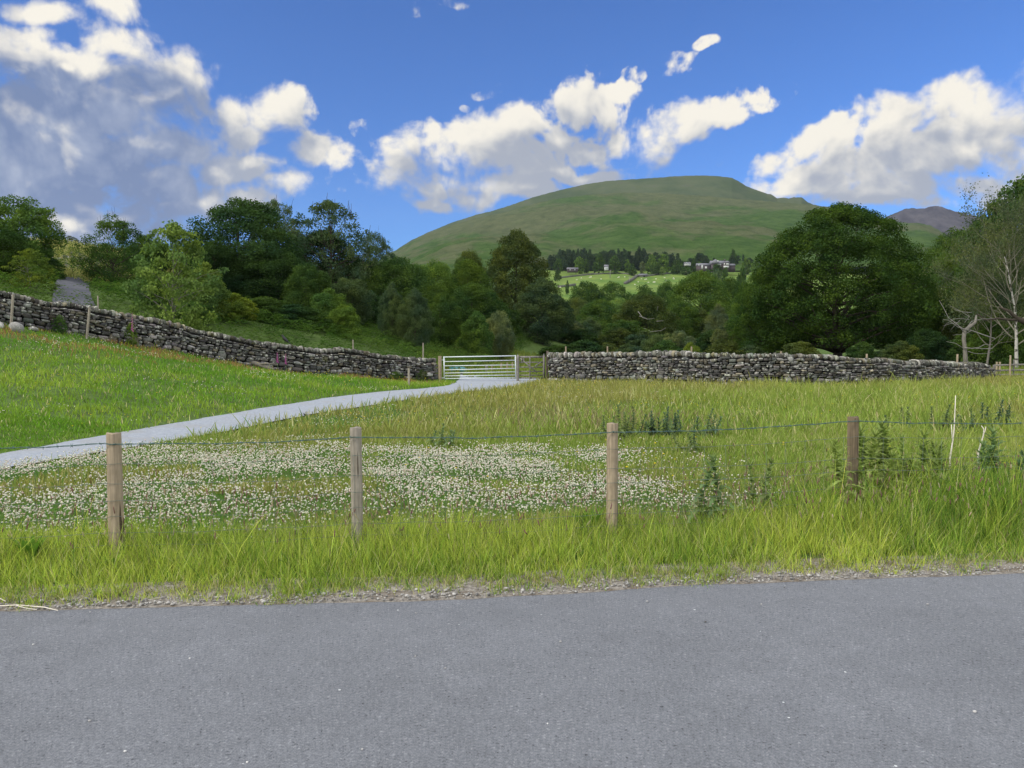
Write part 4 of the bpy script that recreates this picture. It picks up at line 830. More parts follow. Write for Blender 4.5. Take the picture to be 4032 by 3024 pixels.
# ------------------------------------------------------------------ wooden fences, gates
def m_wood(name, a, b, grain=60):
    def f(t):
        p = objc(t); g = t.noise(t.v('MULTIPLY', p, (grain, grain, 3)), 1, 4, .7); g2 = t.noise(p, 5, 3, .6)
        c = t.mix(t.rng(g, .3, .7), a, b); c = t.mix(t.m('MULTIPLY', t.rng(g2, .45, .75), .5), c, tuple(x*.6 for x in a))
        c = t.mix(t.rng(t.noise(t.v('MULTIPLY', p, (30, 30, 1.3)), 1, 2), .66, .69), c, (.06, .045, .03))
        return bsdf(t, c, .85, .2, g, .5, .006)
    return mat(name, f)
M_post = m_wood('weathered_post_wood', (.21, .17, .115), (.40, .33, .24)); M_postg = m_wood('grey_post_wood', (.19, .17, .135), (.35, .32, .27)); M_posto = m_wood('old_brown_post_wood', (.10, .078, .05), (.23, .18, .12))
M_oldwood = m_wood('silvery_gate_wood', (.11, .105, .095), (.27, .26, .24), 25); M_darkpost = m_wood('dark_gatepost_wood', (.05, .04, .032), (.12, .10, .08), 25)
M_galv = mat('galvanised_steel', lambda t: bsdf(t, t.mix(t.noise(pos(t), 12, 3), (.50, .57, .60), (.66, .72, .74)), .45, .5, metal=.15))
M_wire = mat('green_coated_wire', lambda t: bsdf(t, (.055, .11, .10), .5, .4)); M_wireg = mat('old_fence_wire', lambda t: bsdf(t, (.11, .14, .12), .5, .4))
def round_post(h, r, lean=(0, 0), sink=.35, name='post', m=M_post, parent=None, knots=3):
    k = 28; zs = np.concatenate([[-sink], np.linspace(0, h-.012, 22), [h-.004, h]]); ph = R.uniform(0, 6)
    a = np.arange(k)*2*math.pi/k; V = []
    for z in zs:
        rr = r*(1.03-.05*z/h)*(1+.035*np.sin(2*a+ph+z*1.3)+.02*np.sin(5*a+ph*2+z*3)+.03*(fbm(a*2.2+ph*9, np.full(k, z*6.), 3)-.5))
        crack = np.exp(-((a-4.6-.12*math.sin(z*3+ph))/.09)**2)*.10+np.exp(-((a-5.5-.1*math.sin(z*4))/.06)**2)*.07; rr = rr*(1-crack*(.4+.6*(z/h > .35)))
        if z > h-.006: rr = rr*.985
        V.append(np.stack([np.cos(a)*rr+lean[0]*z, np.sin(a)*rr+lean[1]*z, np.full(k, z)+(.003*np.sin(a*2+ph)+.002*np.sin(5*a) if z > h-.02 else 0)], -1))
    V = np.vstack(V); n = len(zs); F4 = [[i*k+j, i*k+(j+1) % k, (i+1)*k+(j+1) % k, (i+1)*k+j] for i in range(n-1) for j in range(k)]
    V = np.vstack([V, [lean[0]*h, lean[1]*h, h-.006]]); F3 = [[n*k, (n-1)*k+j, (n-1)*k+(j+1) % k] for j in range(k)]
    return mesh_np(name, V, [np.array(F4), np.array(F3)], m, parent, smooth=False)
FP = [(447, 1705, 5.9, .054, (-.006, 0), 'leftmost post of the wire fence, split at the top', M_post), (1400, 1683, 6.15, .046, (-.008, 0), 'second post from the left, grey and slightly leaning', M_postg), (2412, 1667, 6.5, .050, (0, 0), 'third post from the left, tan with a pale sawn top', M_post), (3359, 1641, 7.1, .048, (-.012, 0), 'rightmost post, dark brown and partly hidden by thistles', M_posto)]
fence = empty('wire_fence', (-3.06, 5.9, 0)); tag(fence, 'roadside wire fence with four round wooden posts, barbed wire and netting', 'fence')
FO = np.array([-3.06, 5.9, 0]); pts = []
for (px, py, D, r, ln, lab, m) in FP:
    T = at(px, py, D); g = gz(T[0], D); o = round_post(T[2]-g, r, ln, m=m, parent=fence); o.location = np.array([T[0]-ln[0]*(T[2]-g), D, g])-FO; o['label'] = lab
    pts.append((T[0], D, T[2]))
for (X, D) in ((-5.1, 5.7), (5.7, 7.8), (-7.2, 5.5), (8.2, 8.6)):
    g = gz(X, D); o = round_post(1.0-g*0, .05, m=M_post, parent=fence); o.location = np.array([X, D, g])-FO; pts.append((X, D, 1.0+g))
pts = np.array(sorted(pts)); dD = .058
WY = {'b': [-.09, -.085, -.075, -.075, -.07, -.035, -.06, -.06], 'n': [[-.22, -.24, -.228, -.224, -.21, -.182, -.19, -.2], [-.38]*8, [-.51, -.51, -.52, -.515, -.50, -.49, -.48, -.48], [-.64]*8, [-.76]*8, [-.86]*8]}
def wire_pts(offs, j=.004, n=60):
    out = []
    for i in range(len(pts)-1):
        q = np.linspace(0, 1, n)[:-1]; a, b = pts[i], pts[i+1]
        p = a[None]*(1-q[:, None])+b[None]*q[:, None]; p[:, 2] += offs[i]*(1-q)+offs[i+1]*q-.022*np.sin(q*math.pi)+(fbm(q*9+i*7, q*0+abs(offs[i])*50, 2)-.5)*j*3; p[:, 1] -= dD; out.append(p)
    return np.vstack(out)-FO
mb = MB(); bw = wire_pts(WY['b'], .006)
for ph in (0, math.pi):
    s = np.arange(len(bw))*1.1; w = bw.copy(); w[:, 2] += .0035*np.cos(s+ph); w[:, 1] += .0035*np.sin(s+ph); mb.tube(w, .0022, 4)
for i in range(2, len(bw)-2, 3):
    p = bw[i]
    for k in range(2):
        d = unit(R.normal(size=3)); mb.tube([p-d*.017, p+d*.017], .0016, 3)
    mb.tube([p-[.008, 0, 0], p+[.008, 0, 0]], .0055, 4)
mb.build('barbed_wire', M_wire, fence)
mb = MB(); rows = [wire_pts(o, .006) for o in WY['n']]
for w in rows: mb.tube(w, .0016, 4)
for i in range(2, len(rows[0])-2, 5):
    d = np.vstack([w[i] for w in rows]); mb.tube(d+R.normal(0, .004, d.shape), .0014, 3)
    for w in rows[:3]: mb.tube([w[i]-[.009, 0, 0], w[i]+[.009, 0, 0]], .0034, 4)
mb.build('wire_netting', M_wireg, fence)

# metal gate and wooden gate
GO = np.array([*at(1748, 1492, 38)[:2], 0.]); G = lambda x, y, D=38: at(1500+x*.3616, 1300+y*.3616, D)-GO
gate = empty('metal_gate', GO); tag(gate, 'galvanised seven-bar metal field gate across the pale path', 'gate')
mb = MB()
for x0, x1 in ((686, 690), (1463, 1469)): mb.tube([G(x0, 286 if x0 < 900 else 272), G(x1, 532 if x0 < 900 else 519)], .028, 8)
mb.build('end_stile', M_galv, gate)
ya = (293, 343, 389, 433, 468, 499, 528); yb = (279, 327, 378, 415, 453, 488, 516)
for i, (a, b) in enumerate(zip(ya, yb)): mb = MB(); mb.tube([G(688, a), G(1465, b)], .026 if i == 0 else .019, 8); mb.build('bar', M_galv, gate)
mb = MB()
for y in (325, 520): mb.tube([G(650, y), G(700, y)], .02, 6)
mb.build('hinge', M_galv, gate)
def square_post(name, label, x, yt, yb, w, D, m, point=False, c='gatepost', lean=0):
    T = at(1500+x*.3616, 1300+yt*.3616, D); B = at(1500+x*.3616, 1300+yb*.3616, D); B[2] = min(B[2], gz(B[0], D))-.1; h = T[2]-B[2]; mb = MB(); q = [(-1, -1), (1, -1), (1, 1), (-1, 1)]
    zs = np.linspace(0, h-(.1 if point else 0), 8); V = np.array([(a*w/2*(1+R.normal(0, .03))+lean*z, b*w/2*(1+R.normal(0, .03)), z) for z in zs for a, b in q]); F4 = [[i*4+j, i*4+(j+1) % 4, i*4+4+(j+1) % 4, i*4+4+j] for i in range(7) for j in range(4)]
    if point: V = np.vstack([V, [lean*h, 0, h]]); mb.add(V, F4, [[28+j, 28+(j+1) % 4, 32] for j in range(4)])
    else: mb.add(V, F4+[[28, 29, 30, 31]])
    o = mb.build(name, m); o.location = B; return tag(o, label, c)
o = round_post(at(1732, 1404, 38)[2]+.02, .088, name='gatepost', m=M_post); T = at(1732, 1404, 38); o.location = (T[0], 38, 0); o.scale = (1, 1, 1); tag(o, 'thick round wooden gatepost between the left wall and the metal gate', 'gatepost')
square_post('gatepost', 'pointed grey wooden gatepost between the metal gate and the wooden gate', 1490, 262, 552, .14, 38.0, M_oldwood, True)
square_post('gatepost', 'dark wooden gatepost against the end of the right wall', 1808, 226, 545, .12, 37.9, M_darkpost, lean=.015)
WO = np.array([*at(1500+1510*.3616, 1300+520*.3616, 38)[:2], 0.]); Wp = lambda x, y, D=38: at(1500+x*.3616, 1300+y*.3616, D)-WO
wg = empty('wooden_gate', WO); tag(wg, 'narrow weathered wooden gate with crossed braces beside the metal gate', 'gate')
for (a, b, h) in ((293, 291, .10), (350, 350, .055), (402, 402, .055), (450, 450, .055), (490, 490, .055), (520, 520, .06)): mb = MB(); mb.beam(Wp(1508, a), Wp(1762, b), .03, h); mb.build('rail', M_oldwood, wg)
mb = MB(); mb.beam(Wp(1622, 285, 37.96), Wp(1622, 540, 37.96), .03, .05); mb.build('middle_upright', M_oldwood, wg)
mb = MB(); mb.beam(Wp(1775, 275, 38), Wp(1775, 540, 38), .07, .11); V = Wp(1775, 256, 38); mb.tube([Wp(1775, 275), V], [.055, .01], 4); mb.build('hanging_stile', M_oldwood, wg)
for (x0, y0, x1, y1) in ((1518, 306, 1700, 462), (1755, 340, 1680, 390), (1528, 340, 1560, 310)): mb = MB(); mb.beam(Wp(x0, y0, 37.95), Wp(x1, y1, 37.95), .025, .06); mb.build('brace', M_oldwood, wg)
def stake(px, pt, pb, D, w, label, m=M_postg, name='fence_post', lean=0, group=None, cat='post'):
    T = at(px, pt, D); B = at(px, pb, D); g = gz(T[0], D); h = T[2]-min(B[2], g); o = round_post(h, w/2, (lean, 0), .3, name, m); o.location = (T[0]-lean*h, D, T[2]-h); return tag(o, label, cat, group)
stake(353, 1209, 1300, 28.7, .085, 'pale stake leaning against the left wall beside the fallen coping', M_postg, lean=.12)
stake(52, 1159, 1228, 26.7, .08, 'pale stake leaning against the wall near the left edge of the picture', M_postg, lean=.10)
stake(1610, 1450, 1515, float(hit(1612, 1520)[1]), .09, 'short grey post standing in grass before the left wall near the gate', M_postg)
stake(385, 1165, 1210, 30.5, .05, 'thin post sticking up behind the left wall by the upper track', M_postg)
for px, pt, D, lab in ((1390, 1338, 40, 'thin post behind the left wall below the egg-shaped trees'), (1666, 1350, 41, 'weathered post behind the left wall near the gate'), (2228, 1364, 39, 'short pale post showing above the left end of the right wall'),
    (2392, 1364, 38.5, 'pale post showing above the right wall, second from the gate'), (2723, 1365, 36.5, 'thin post above the right wall below the largest valley tree'), (3075, 1383, 35, 'post above the right wall left of the huge oak trunk'),
    (3413, 1394, 35, 'post above the right wall right of the huge oak trunk'), (3770, 1395, 37, 'pale post above the wall end below the dead tree')):
    stake(px, pt, 1480, D, .09 if px > 3000 else .075, lab, M_post if px > 2000 else M_postg, group='posts of the fence behind the walls')
rf_ = empty('rail_fence', (*at(3914, 1480, 38)[:2], 0)); tag(rf_, 'wooden post and rail fence at the right end of the long wall', 'fence'); RO = np.array(rf_.location)
for i, (px, pt, pb, D, w) in enumerate(((3915, 1437, 1500, 37.8, .13), (3979, 1399, 1492, 38, .085), (3992, 1416, 1490, 38.2, .07), (4100, 1400, 1492, 38.5, .09))):
    T = at(px, pt, D); g = gz(T[0], D); o = round_post(T[2]-g, w/2, m=M_oldwood if i != 1 else M_post, parent=rf_); o.location = np.array([T[0], D, g])-RO
for y0, y1 in ((1438, 1433), (1459, 1455), (1476, 1473)): mb = MB(); mb.beam(at(3915, y0, 37.9)-RO, at(4140, y1, 38.6)-RO, .04, .08); mb.build('rail', M_oldwood, rf_)
for px, lab in ((3925, 'left one of two tan posts behind the rail fence'), (3937, 'right one of two tan posts behind the rail fence')): stake(px, 1425, 1470, 42, .10, lab, M_post)
# things seen through the metal gate
for i, (px, pt) in enumerate(((1937, 1438), (1974, 1429), (1997, 1428), (2018, 1427))): stake(px, pt, 1475, 47+i*.7, .10, ('leftmost', 'second', 'third', 'rightmost')[i]+' of four short tan posts seen through the metal gate', M_post, group='short posts beyond the metal gate')
stake(1916, 1441, 1476, 45, .17, 'stout old stump-like post seen through the metal gate bars', M_oldwood)
for i in range(9): stake(1758+i*32, 1404+R.uniform(-2, 3), 1440, 62, .05, 'thin stake of the far fence line seen through the metal gate', M_postg, group='far fence stakes behind the gate')
T = at(1803, 1452, 43); mb = MB(); k = np.linspace(0, math.pi, 10)
V = [(x, -.32*math.cos(a)*1.0, .28*math.sin(a)+.12) for x in (-.45, .30, .52) for a in k]; F4 = [[i*10+j, i*10+j+1, i*10+11+j, i*10+10+j] for i in range(2) for j in range(9)]
V = np.array(V); V[20:, 2] *= .7; mb.add(V, F4); mb.add(V[:10], F3=[[0, j+1, j] for j in range(1, 9)]); r = empty('feeder', (T[0], 43, gz(T[0], 43))); r.scale = (1.0, 1.0, 1.0); tag(r, 'rounded turquoise plastic feeder with a dark opening behind the metal gate', 'feeder')
o = mb.build('hood', mat('turquoise_plastic', lambda t: bsdf(t, (.035, .15, .16), .5, .4)), r); sol = o.modifiers.new('s', 'SOLIDIFY'); sol.thickness = .02
mb = MB(); mb.box((-.5, -.34, 0), (.58, .34, .14)); mb.box((.30, -.28, .14), (.45, .28, .30)); mb.build('base', M_core, r)
# rocks, log, bird, sticks
def rock(name, px, pyb, wpx, hpx, lab, c=(.26, .26, .25), seed=0, D=None):
    x, y, z = hit(px, pyb) if D is None else (at(px, pyb, D)[0], D, gz(at(px, pyb, D)[0], D)); s = y/F_PX; S = np.array([[wpx*s/2, wpx*s*.4, hpx*s*.62]])
    B, Fc = ICO2; d = np.array([fbm(B[:, 0]*1.7+seed*3.1, B[:, 1]*1.7+B[:, 2]*1.3+seed, 3)]).T-.5; V = B*(1+d*.9)*S
    o = mesh_np(name, V, Fc, M_stone, cols=np.tile(c, (len(V), 1))); o.location = (x, y, z+hpx*s*.28); return tag(o, lab, 'rock')
rock('rock', 64, 1308, 56, 40, 'large grey rock with white lichen lying in the left field below the wall', (.30, .30, .29), 1)
rock('rock', 2, 1296, 34, 28, 'pale rock at the very left edge of the field below the wall', (.38, .38, .37), 2); rock('rock', 132, 1306, 40, 18, 'low flat rock right of the large lichened rock', (.25, .25, .24), 3)
rock('rock', 2185, 1512, 62, 22, 'long lichened boulder at the foot of the wall beside the wooden gate', (.17, .16, .16), 4, D=36.2); rock('rock', 2128, 1512, 22, 14, 'small pale stone beside the wooden gate', (.4, .4, .38), 5, D=36.8)
rock('rock', 1012, 1446, 60, 22, 'flat mossy slab fallen at the foot of the left wall', (.16, .16, .13), 6)
P0 = np.array(hit(925, 1428)); P1 = np.array(hit(1078, 1466)); mb = MB(); q = np.linspace(0, 1, 9)[:, None]; L = P1-P0; p = L*q+np.array([0, 0, .14])+np.array([0, 0, 1])*np.sin(q*4)*.05
mb.tube(p, np.linspace(.13, .07, 9), 8); mb.tube([p[3], p[3]+[-.1, -.1, .35], p[3]+[-.25, -.15, .5]], [.05, .035, .02], 5); mb.tube([p[5], p[5]+[.4, -.3, .05], p[5]+[.8, -.35, .02]], [.05, .035, .02], 5)
o = mb.build('log', M_palebark); o.location = P0; tag(o, 'fallen grey branch lying in the grass below the left wall', 'log')
T = at(1122, 1346, 35.2); bd = MB(); B, Fc = ICO2
bd.tube([(-.16, 0, -.06), (-.10, 0, .0), (-.02, 0, .07), (.05, 0, .13), (.085, 0, .19), (.10, 0, .225), (.125, 0, .235), (.145, 0, .228), (.185, 0, .212)], [.012, .045, .065, .06, .038, .034, .033, .018, .004], 10)
bd.add(np.array([(-.10, -.03, .02), (-.10, .03, .02), (-.30, .025, -.13), (-.30, -.025, -.13), (-.10, -.02, -.005), (-.10, .02, -.005)]), [[0, 1, 2, 3], [4, 3, 2, 5], [0, 3, 4, 4], [1, 5, 2, 2]][:2])
for y in (-.025, .025): bd.tube([(0, y, .02), (.0, y, -.05), (.03, y, -.055)], [.012, .007, .005], 5)
o = bd.build('crow', mat('black_feathers', lambda t: bsdf(t, (.010, .010, .013), .5, .4)), smooth=True); o.location = (T[0], T[1], T[2]+.03); o.scale = (1.15, 1.15, 1.15); o.rotation_euler = (0, 0, math.pi-.3); tag(o, 'black crow perched on top of the left wall', 'bird')
M_dead = mat('bleached_stem', lambda t: bsdf(t, (.62, .58, .50), .8, .2))
for (pts_, D, lab) in (((((3742, 1800), (3750, 1745), (3757, 1690), (3760, 1620), (3763, 1557)), ((3750, 1745), (3748, 1700), (3746, 1672))), 8.2, 'tall bleached dead stem standing in the thistles right of the last post'), ((((3852, 1782), (3860, 1755), (3872, 1715), (3874, 1690), (3864, 1676)), ((3872, 1715), (3880, 1692), (3882, 1680))), 8.4, 'short forked bleached dead stem at the right of the thistles')):
    b = at(*pts_[0][0], D); g = gz(b[0], D); O = np.array([b[0], D, g]); mb = MB()
    for i, ps in enumerate(pts_): P = [at(x, y, D)-O for x, y in ps]; P = ([[0, 0, -.02]] if i == 0 else [])+P; mb.tube(P, np.linspace(.010 if i == 0 else .006, .0035, len(P)), 6)
    o = mb.build('dead_plant', M_dead); o.location = O; tag(o, lab, 'dead plant')
mb = MB(); zf = lambda px, py: np.array([*flat_at(px, py), .026])
for ps, r in ((((-30, 2403), (70, 2398), (175, 2407), (228, 2420)), .0035), (((65, 2400), (100, 2410), (145, 2417)), .0025), (((-20, 2366), (0, 2372), (22, 2383)), .003)):
    mb.tube([zf(*p) for p in ps], r, 5)
tag(mb.build('dead_stalk', M_dead), 'thin bleached forked stalk lying on the gravel at the left edge of the road', 'twig')

# ------------------------------------------------------------------ grasses
def blades(x, y, z, h, w, colr, lean=.35, curl=.5, az=None, name='grass', label='', tipw=.0, cat='grass', droop=None, m=M_blade, build=True):
    n = len(x); a = R.uniform(0, 2*math.pi, n) if az is None else az; la = R.uniform(0, 2*math.pi, n); ln = np.abs(R.normal(0, lean, n)); cu = R.uniform(0, curl, n)
    dx, dy = np.cos(la), np.sin(la); bx, by = np.cos(a)*w/2, np.sin(a)*w/2
    V = np.zeros((n, 7, 3)); 
    for i, (t, k) in enumerate(((0, 1), (.38, .9), (.72, .6))):
        off = h*(ln*t+cu*t*t); zz = z+h*t*(1-.18*(ln+cu)*t)
        V[:, 2*i] = np.stack([x+dx*off-bx*k, y+dy*off-by*k, zz], -1); V[:, 2*i+1] = np.stack([x+dx*off+bx*k, y+dy*off+by*k, zz], -1)
    off = h*(ln+cu); V[:, 6] = np.stack([x+dx*off, y+dy*off, z+h*(1-.28*(ln+cu)**1.2)], -1)
    b = (np.arange(n)*7)[:, None]; F4 = np.vstack([b+[0, 1, 3, 2], b+[2, 3, 5, 4]]); F3 = b+[4, 5, 6]
    if not build: return V.reshape(-1, 3), F4, F3, np.repeat(colr, 7, 0)
    o = mesh_np(name, V.reshape(-1, 3), [F4, F3], m, cols=np.repeat(colr, 7, 0)); return tag(o, label, cat, kind='stuff')
def mixc(a, b, k): k = np.clip(np.asarray(k), 0, 1)[:, None]; return np.array(a)*(1-k)+np.array(b)*k
LIME, GREEN, DEEP, OLIVE, STRAW, BROWN, RUST = (.45, .51, .10), (.20, .31, .055), (.075, .17, .030), (.27, .27, .085), (.48, .44, .24), (.26, .215, .13), (.30, .17, .085)
def vary(c, s=.16):
    n = len(c); return np.clip(c*(1+R.normal(0, s, (n, 1)))*(1+R.normal(0, .04, (n, 3))), .01, .9)
# 1. the verge between the tarmac and the fence, and around the posts
nt = 7500; tx = R.uniform(-5.2, 6.8, nt); td = R.random(nt)**.85*(1.75+.5*sst(2, 4, tx)); tcol = R.random(nt); thh = R.lognormal(0, .22, nt); tedge = (fbm(tx*2.2, tx*0+3, 3)-.5)*.42+(fbm(tx*9, tx*0+30, 2)-.5)*.16
n = 118000; k = R.integers(nt, size=n); sp_ = R.uniform(.02, .055, nt)[k]; x = tx[k]+R.normal(0, 1, n)*sp_; d = td[k]; y = road_edge(x)+.05+d+tedge[k]*.8+R.normal(0, 1, n)*sp_*.8
keep = (vn(x*3+9, y*3) > .17) | (d > .5); x, y, d, k = x[keep], y[keep], d[keep], k[keep]; n = len(x)
cl = fbm(x*1.6+31, y*1.6, 3); right = sst(1.5, 4.5, x)
h = (.048+.122*sst(.0, .9, d)*(.45+1.1*cl)*(1-.55*sst(1.15, 1.8, d)*(1-right)))*R.lognormal(0, .30, n)*thh[k]*(1+1.3*right*sst(.5, 1.4, d))
c = mixc(LIME, GREEN, tcol[k]*.75+fbm(x*.8+5, y*.8, 3)*1.3-.68+.35*right*sst(1.2, 1.9, d)+R.normal(0, .18, n)); c = np.where((R.random(n) < .10+.12*(1-sst(0, .6, d)))[:, None], np.array(STRAW), c); c = np.where((R.random(n) < .10+.04*right)[:, None], np.array(DEEP), c)
blades(x, y, ground(x, y)-.01, h, R.uniform(.0025, .0062, n), vary(c, .26), .26, .5, name='verge_grass', label='long bright yellow-green grass of the roadside verge')
n = 2600; x = R.uniform(-5.2, 6.8, n); y = road_edge(x)+.10+R.beta(1.3, 2, n)*.40+(fbm(x*2.2, x*0+3, 3)-.5)*.42; c = np.where(R.random((n, 1)) < .45, np.array(STRAW)*.6, np.array(OLIVE)*.8)
blades(x, y, ground(x, y)+.004, R.uniform(.03, .10, n), R.uniform(.003, .006, n), vary(c, .3), 1.1, .8, name='dry_grass', label='dry straw and short matted grass at the gravel edge')
# 2. the tall rank tussock at the right with the thistles
n = 15000; x = R.normal(4.6, 1.0, n); y = R.normal(7.3, .42, n); keep = (x > 2.6) & (y > road_edge(x)+.9) & (y < 8.6); x, y = x[keep], y[keep]; n = len(x)
c = mixc(GREEN, DEEP, R.random(n)*1.4-.3); blades(x, y, ground(x, y)-.01, R.uniform(.22, .52, n)*(.75+.4*sst(3, 4.6, x)), R.uniform(.004, .009, n), vary(c, .3), .15, .4, name='rank_grass', label='tall rank dark green grass around the thistles at the fence')
# 3. the meadow out to the walls
def meadow(n, y0, y1, hs, ws, name, label, half=1.0):
    y = np.sqrt(R.uniform(y0**2, y1**2, n)); x = R.uniform(-.76, .76, n)*y*half
    LWx = np.interp(y, [22.5, 24.6, 27.4, 30.8, 32.4, 34, 36.1, 38], [-24, -21, -18, -15, -13, -10.3, -7, -3.75])
    RWy = np.interp(x, [-3, 1.7, 5.6, 8, 10.5, 13, 15.6, 19, 23.4, 27], [37.5, 37, 35, 33.4, 32.5, 32.2, 32.6, 34.3, 37.5, 39])
    keep = (y < RWy+.25) & ((x > LWx) | (y < 22)) & (y > road_edge(x)+1.5); x, y = x[keep], y[keep]; pd = path_d(x, y); keep = pd > -.05+R.exponential(.04, len(x)); x, y, pd = x[keep], y[keep], pd[keep]
    keep = (R.random(len(x)) < .35+.75*sst(.0, .6, pd+(vn(x*2, y*2)-.5)*.5)); x, y, pd = x[keep], y[keep], pd[keep]; n = len(x)
    left = side_left(x, y); big = fbm(x*.16+3, y*.16+50, 3); mid = fbm(x*.7+8, y*.7, 3)
    base = mixc(GREEN, OLIVE, .35+.7*sst(.36, .62, big)*(1-left)+.35*(1-left)*sst(24, 32, y)); lc = mixc((.12, .25, .03), (.25, .35, .055), mid*2.2-.6+(big-.5)*1.2); base = np.where(left[:, None] > 0, lc, base)
    # brown seed heads: centre of the field just past the clover; rusty sorrel below the left wall
    br = sst(.9, .2, np.hypot((x-1.5)/5.5, (y-17.5)/5.0)*(.7+.7*mid))*(1-left); rust = left*sst(.40, .58, mid)*sst(-1.0, -6, x+(34-y)*.0)*sst(9, 3, np.abs(x-LWi(y)))*.95
    r = R.random(n); base = np.where((r < br*.45)[:, None], np.array(BROWN), base); base = np.where((r > 1-rust*.75)[:, None], np.array(RUST), base); base = np.where((R.random(n) < .05+.16*(1-left)*mid)[:, None], np.array(STRAW), base)
    pale = sst(.45, .7, mid)*(1-left)*sst(3, 9, x)*.5; base = base*(1-pale[:, None])+np.array((.33, .38, .10))*pale[:, None]
    clov = clover_density(x, y); hh = hs*(.7+.75*mid)*R.lognormal(0, .3, n)*(1-.45*left)*(1-.62*np.minimum(clov*1.6, 1))*(1+.45*sst(4, 10, x)*sst(16, 26, y)); base = np.where((R.random(n) < clov*.95)[:, None], np.array((.115, .23, .055)), base)
    wid = ws*(1+y/y1*.2)*R.uniform(.7, 1.35, n)
    blades(x, y, ground(x, y)-.012, hh, wid, vary(base, .20), .30, .42, name=name, label=label)
def LWi(y): return np.interp(y, [22.5, 24.6, 27.4, 30.8, 32.4, 34, 36.1, 38], [-24, -21, -18, -15, -13, -10.3, -7, -3.75])
_pm = np.array([(a+b)/2 for a, b in zip(resample(np.array([flat_at(*p) for p in P_UP[:10]]), 60), resample(np.array([flat_at(*p) for p in P_LO[:11]]), 60))])
def side_left(x, y):
    xp = np.interp(y, _pm[:, 1], _pm[:, 0]); return (x < xp).astype(float)
def clover_density(x, y):
    yn = np.interp(x, [-2.5, .3], [6.3, 7.5])+.5*(vn(x*1.3, y*0+4)-.5); core = sst(yn-.5, yn+.5, y)*sst(13.2, 11.2, y+.8*(vn(x*.9, y*0+9)-.5))*sst(3.3, .5, x+1.0*(vn(x*0, y*1.3+9)-.5))
    strip = np.exp(-((np.interp(y, _pm[:, 1], _pm[:, 0])+1.9-x)/1.2)**2)*sst(30, 14, y)*.5
    patch = .15+1.1*sst(.36, .56, fbm(x*.9+2, y*.9+11, 3)); core = core*(1-.75*np.exp(-(((x+1.6)/1.2)**2+((y-7.3)/.7)**2)))
    return np.clip(np.maximum(core*patch*(1-side_left(x, y)), strip*patch), 0, 1.1)*(path_d(x, y) > .1)
meadow(170000, 6.2, 15, .105, .0085, 'meadow_grass', 'mixed green meadow grass between the fence and the path', 1.0)
meadow(150000, 14, 39, .20, .020, 'far_meadow_grass', 'rough tall meadow grass running up to the stone walls', 1.0)
# fine seed stalks and heads standing above the near grass
n = 3000; x = R.uniform(-4.8, 6.2, n); y = 5.6+R.gamma(2.0, .55, n)+.12*x; h = R.uniform(.28, .52, n)*(1+.25*sst(0, 4, x)); c = np.where(R.random((n, 1)) < .5, np.array((.20, .20, .10)), np.array((.16, .24, .06)))
g = ground(x, y); v1 = blades(x, y, g, h, np.full(n, .0022), vary(c, .2), .16, .18, build=False)
top = v1[0].reshape(-1, 7, 3)[:, 6]; sel = R.random(n) < .62; T_ = top[sel]; m_ = len(T_); ls = R.uniform(.03, .075, m_); C = T_-np.array([0, 0, .4])*ls[:, None]
hc_ = np.where(R.random((m_, 1)) < .45, np.array((.24, .12, .13)), np.where(R.random((m_, 1)) < .5, np.array((.42, .36, .25)), np.array((.30, .27, .17))))
v2 = blobs(C, np.stack([R.uniform(.0022, .005, m_), R.uniform(.0022, .005, m_), ls*.5], -1), ICO1, vary(hc_, .15), .2, None, R.normal(0, .25, m_))
o = mesh_np('seed_stalks', np.vstack([v1[0], v2[0]]), [v1[1], np.vstack([v1[2], v2[1]+len(v1[0])])], M_blade, cols=np.vstack([v1[3], v2[2]])); tag(o, 'thin purple and straw seed heads of the tall grass at the fence', 'grass', kind='stuff')
# white clover
n = 82000; x = R.uniform(-9.5, 4.8, n); y = R.uniform(5.8, 13.6, n); keep = R.random(n) < clover_density(x, y)*np.interp(y, [5.8, 7, 9, 14], [.3, .55, .95, .9])*np.interp(x, [-6, -2, 0], [.85, .85, 1]); xa, ya = x[keep], y[keep]
n = 50000; x = R.uniform(-14, 7, n); y = R.uniform(13, 32, n); keep = R.random(n) < clover_density(x, y)*.5; x, y = np.concatenate([xa, x[keep]]), np.concatenate([ya, y[keep]])
n2 = 9000; x2 = R.uniform(-16, 2, n2); y2 = R.uniform(9, 34, n2); k2 = (side_left(x2, y2) > 0) & (path_d(x2, y2) > .1) & (R.random(n2) < .9*sst(.50, .66, fbm(x2*.5+70, y2*.5, 3))) & (x2 > LWi(y2)); x2, y2 = x2[k2], y2[k2]
n3 = 2600; x3 = R.uniform(1.0, 9, n3); y3 = R.uniform(20, 34, n3); k3 = R.random(n3) < sst(.5, .66, fbm(x3*.5+7, y3*.5, 3))*.7; x3, y3 = x3[k3], y3[k3]
x = np.concatenate([x, x2, x3]); y = np.concatenate([y, y2, y3]); n = len(x); s = R.uniform(.0075, .0140, n)*(1+sst(12, 30, y)*.5); print('clover heads', n)
c = np.array((.72, .70, .62))*R.uniform(.7, 1.08, (n, 1)); pk = R.random(n) < .16; c[pk] = np.array((.66, .50, .46))*R.uniform(.75, 1, (pk.sum(), 1))
B = np.array([(1, 0, 0), (-1, 0, 0), (0, 1, 0), (0, -1, 0), (0, 0, 1), (0, 0, -1)], float); FB = np.array([(0, 2, 4), (2, 1, 4), (1, 3, 4), (3, 0, 4), (2, 0, 5), (1, 2, 5), (3, 1, 5), (0, 3, 5)])
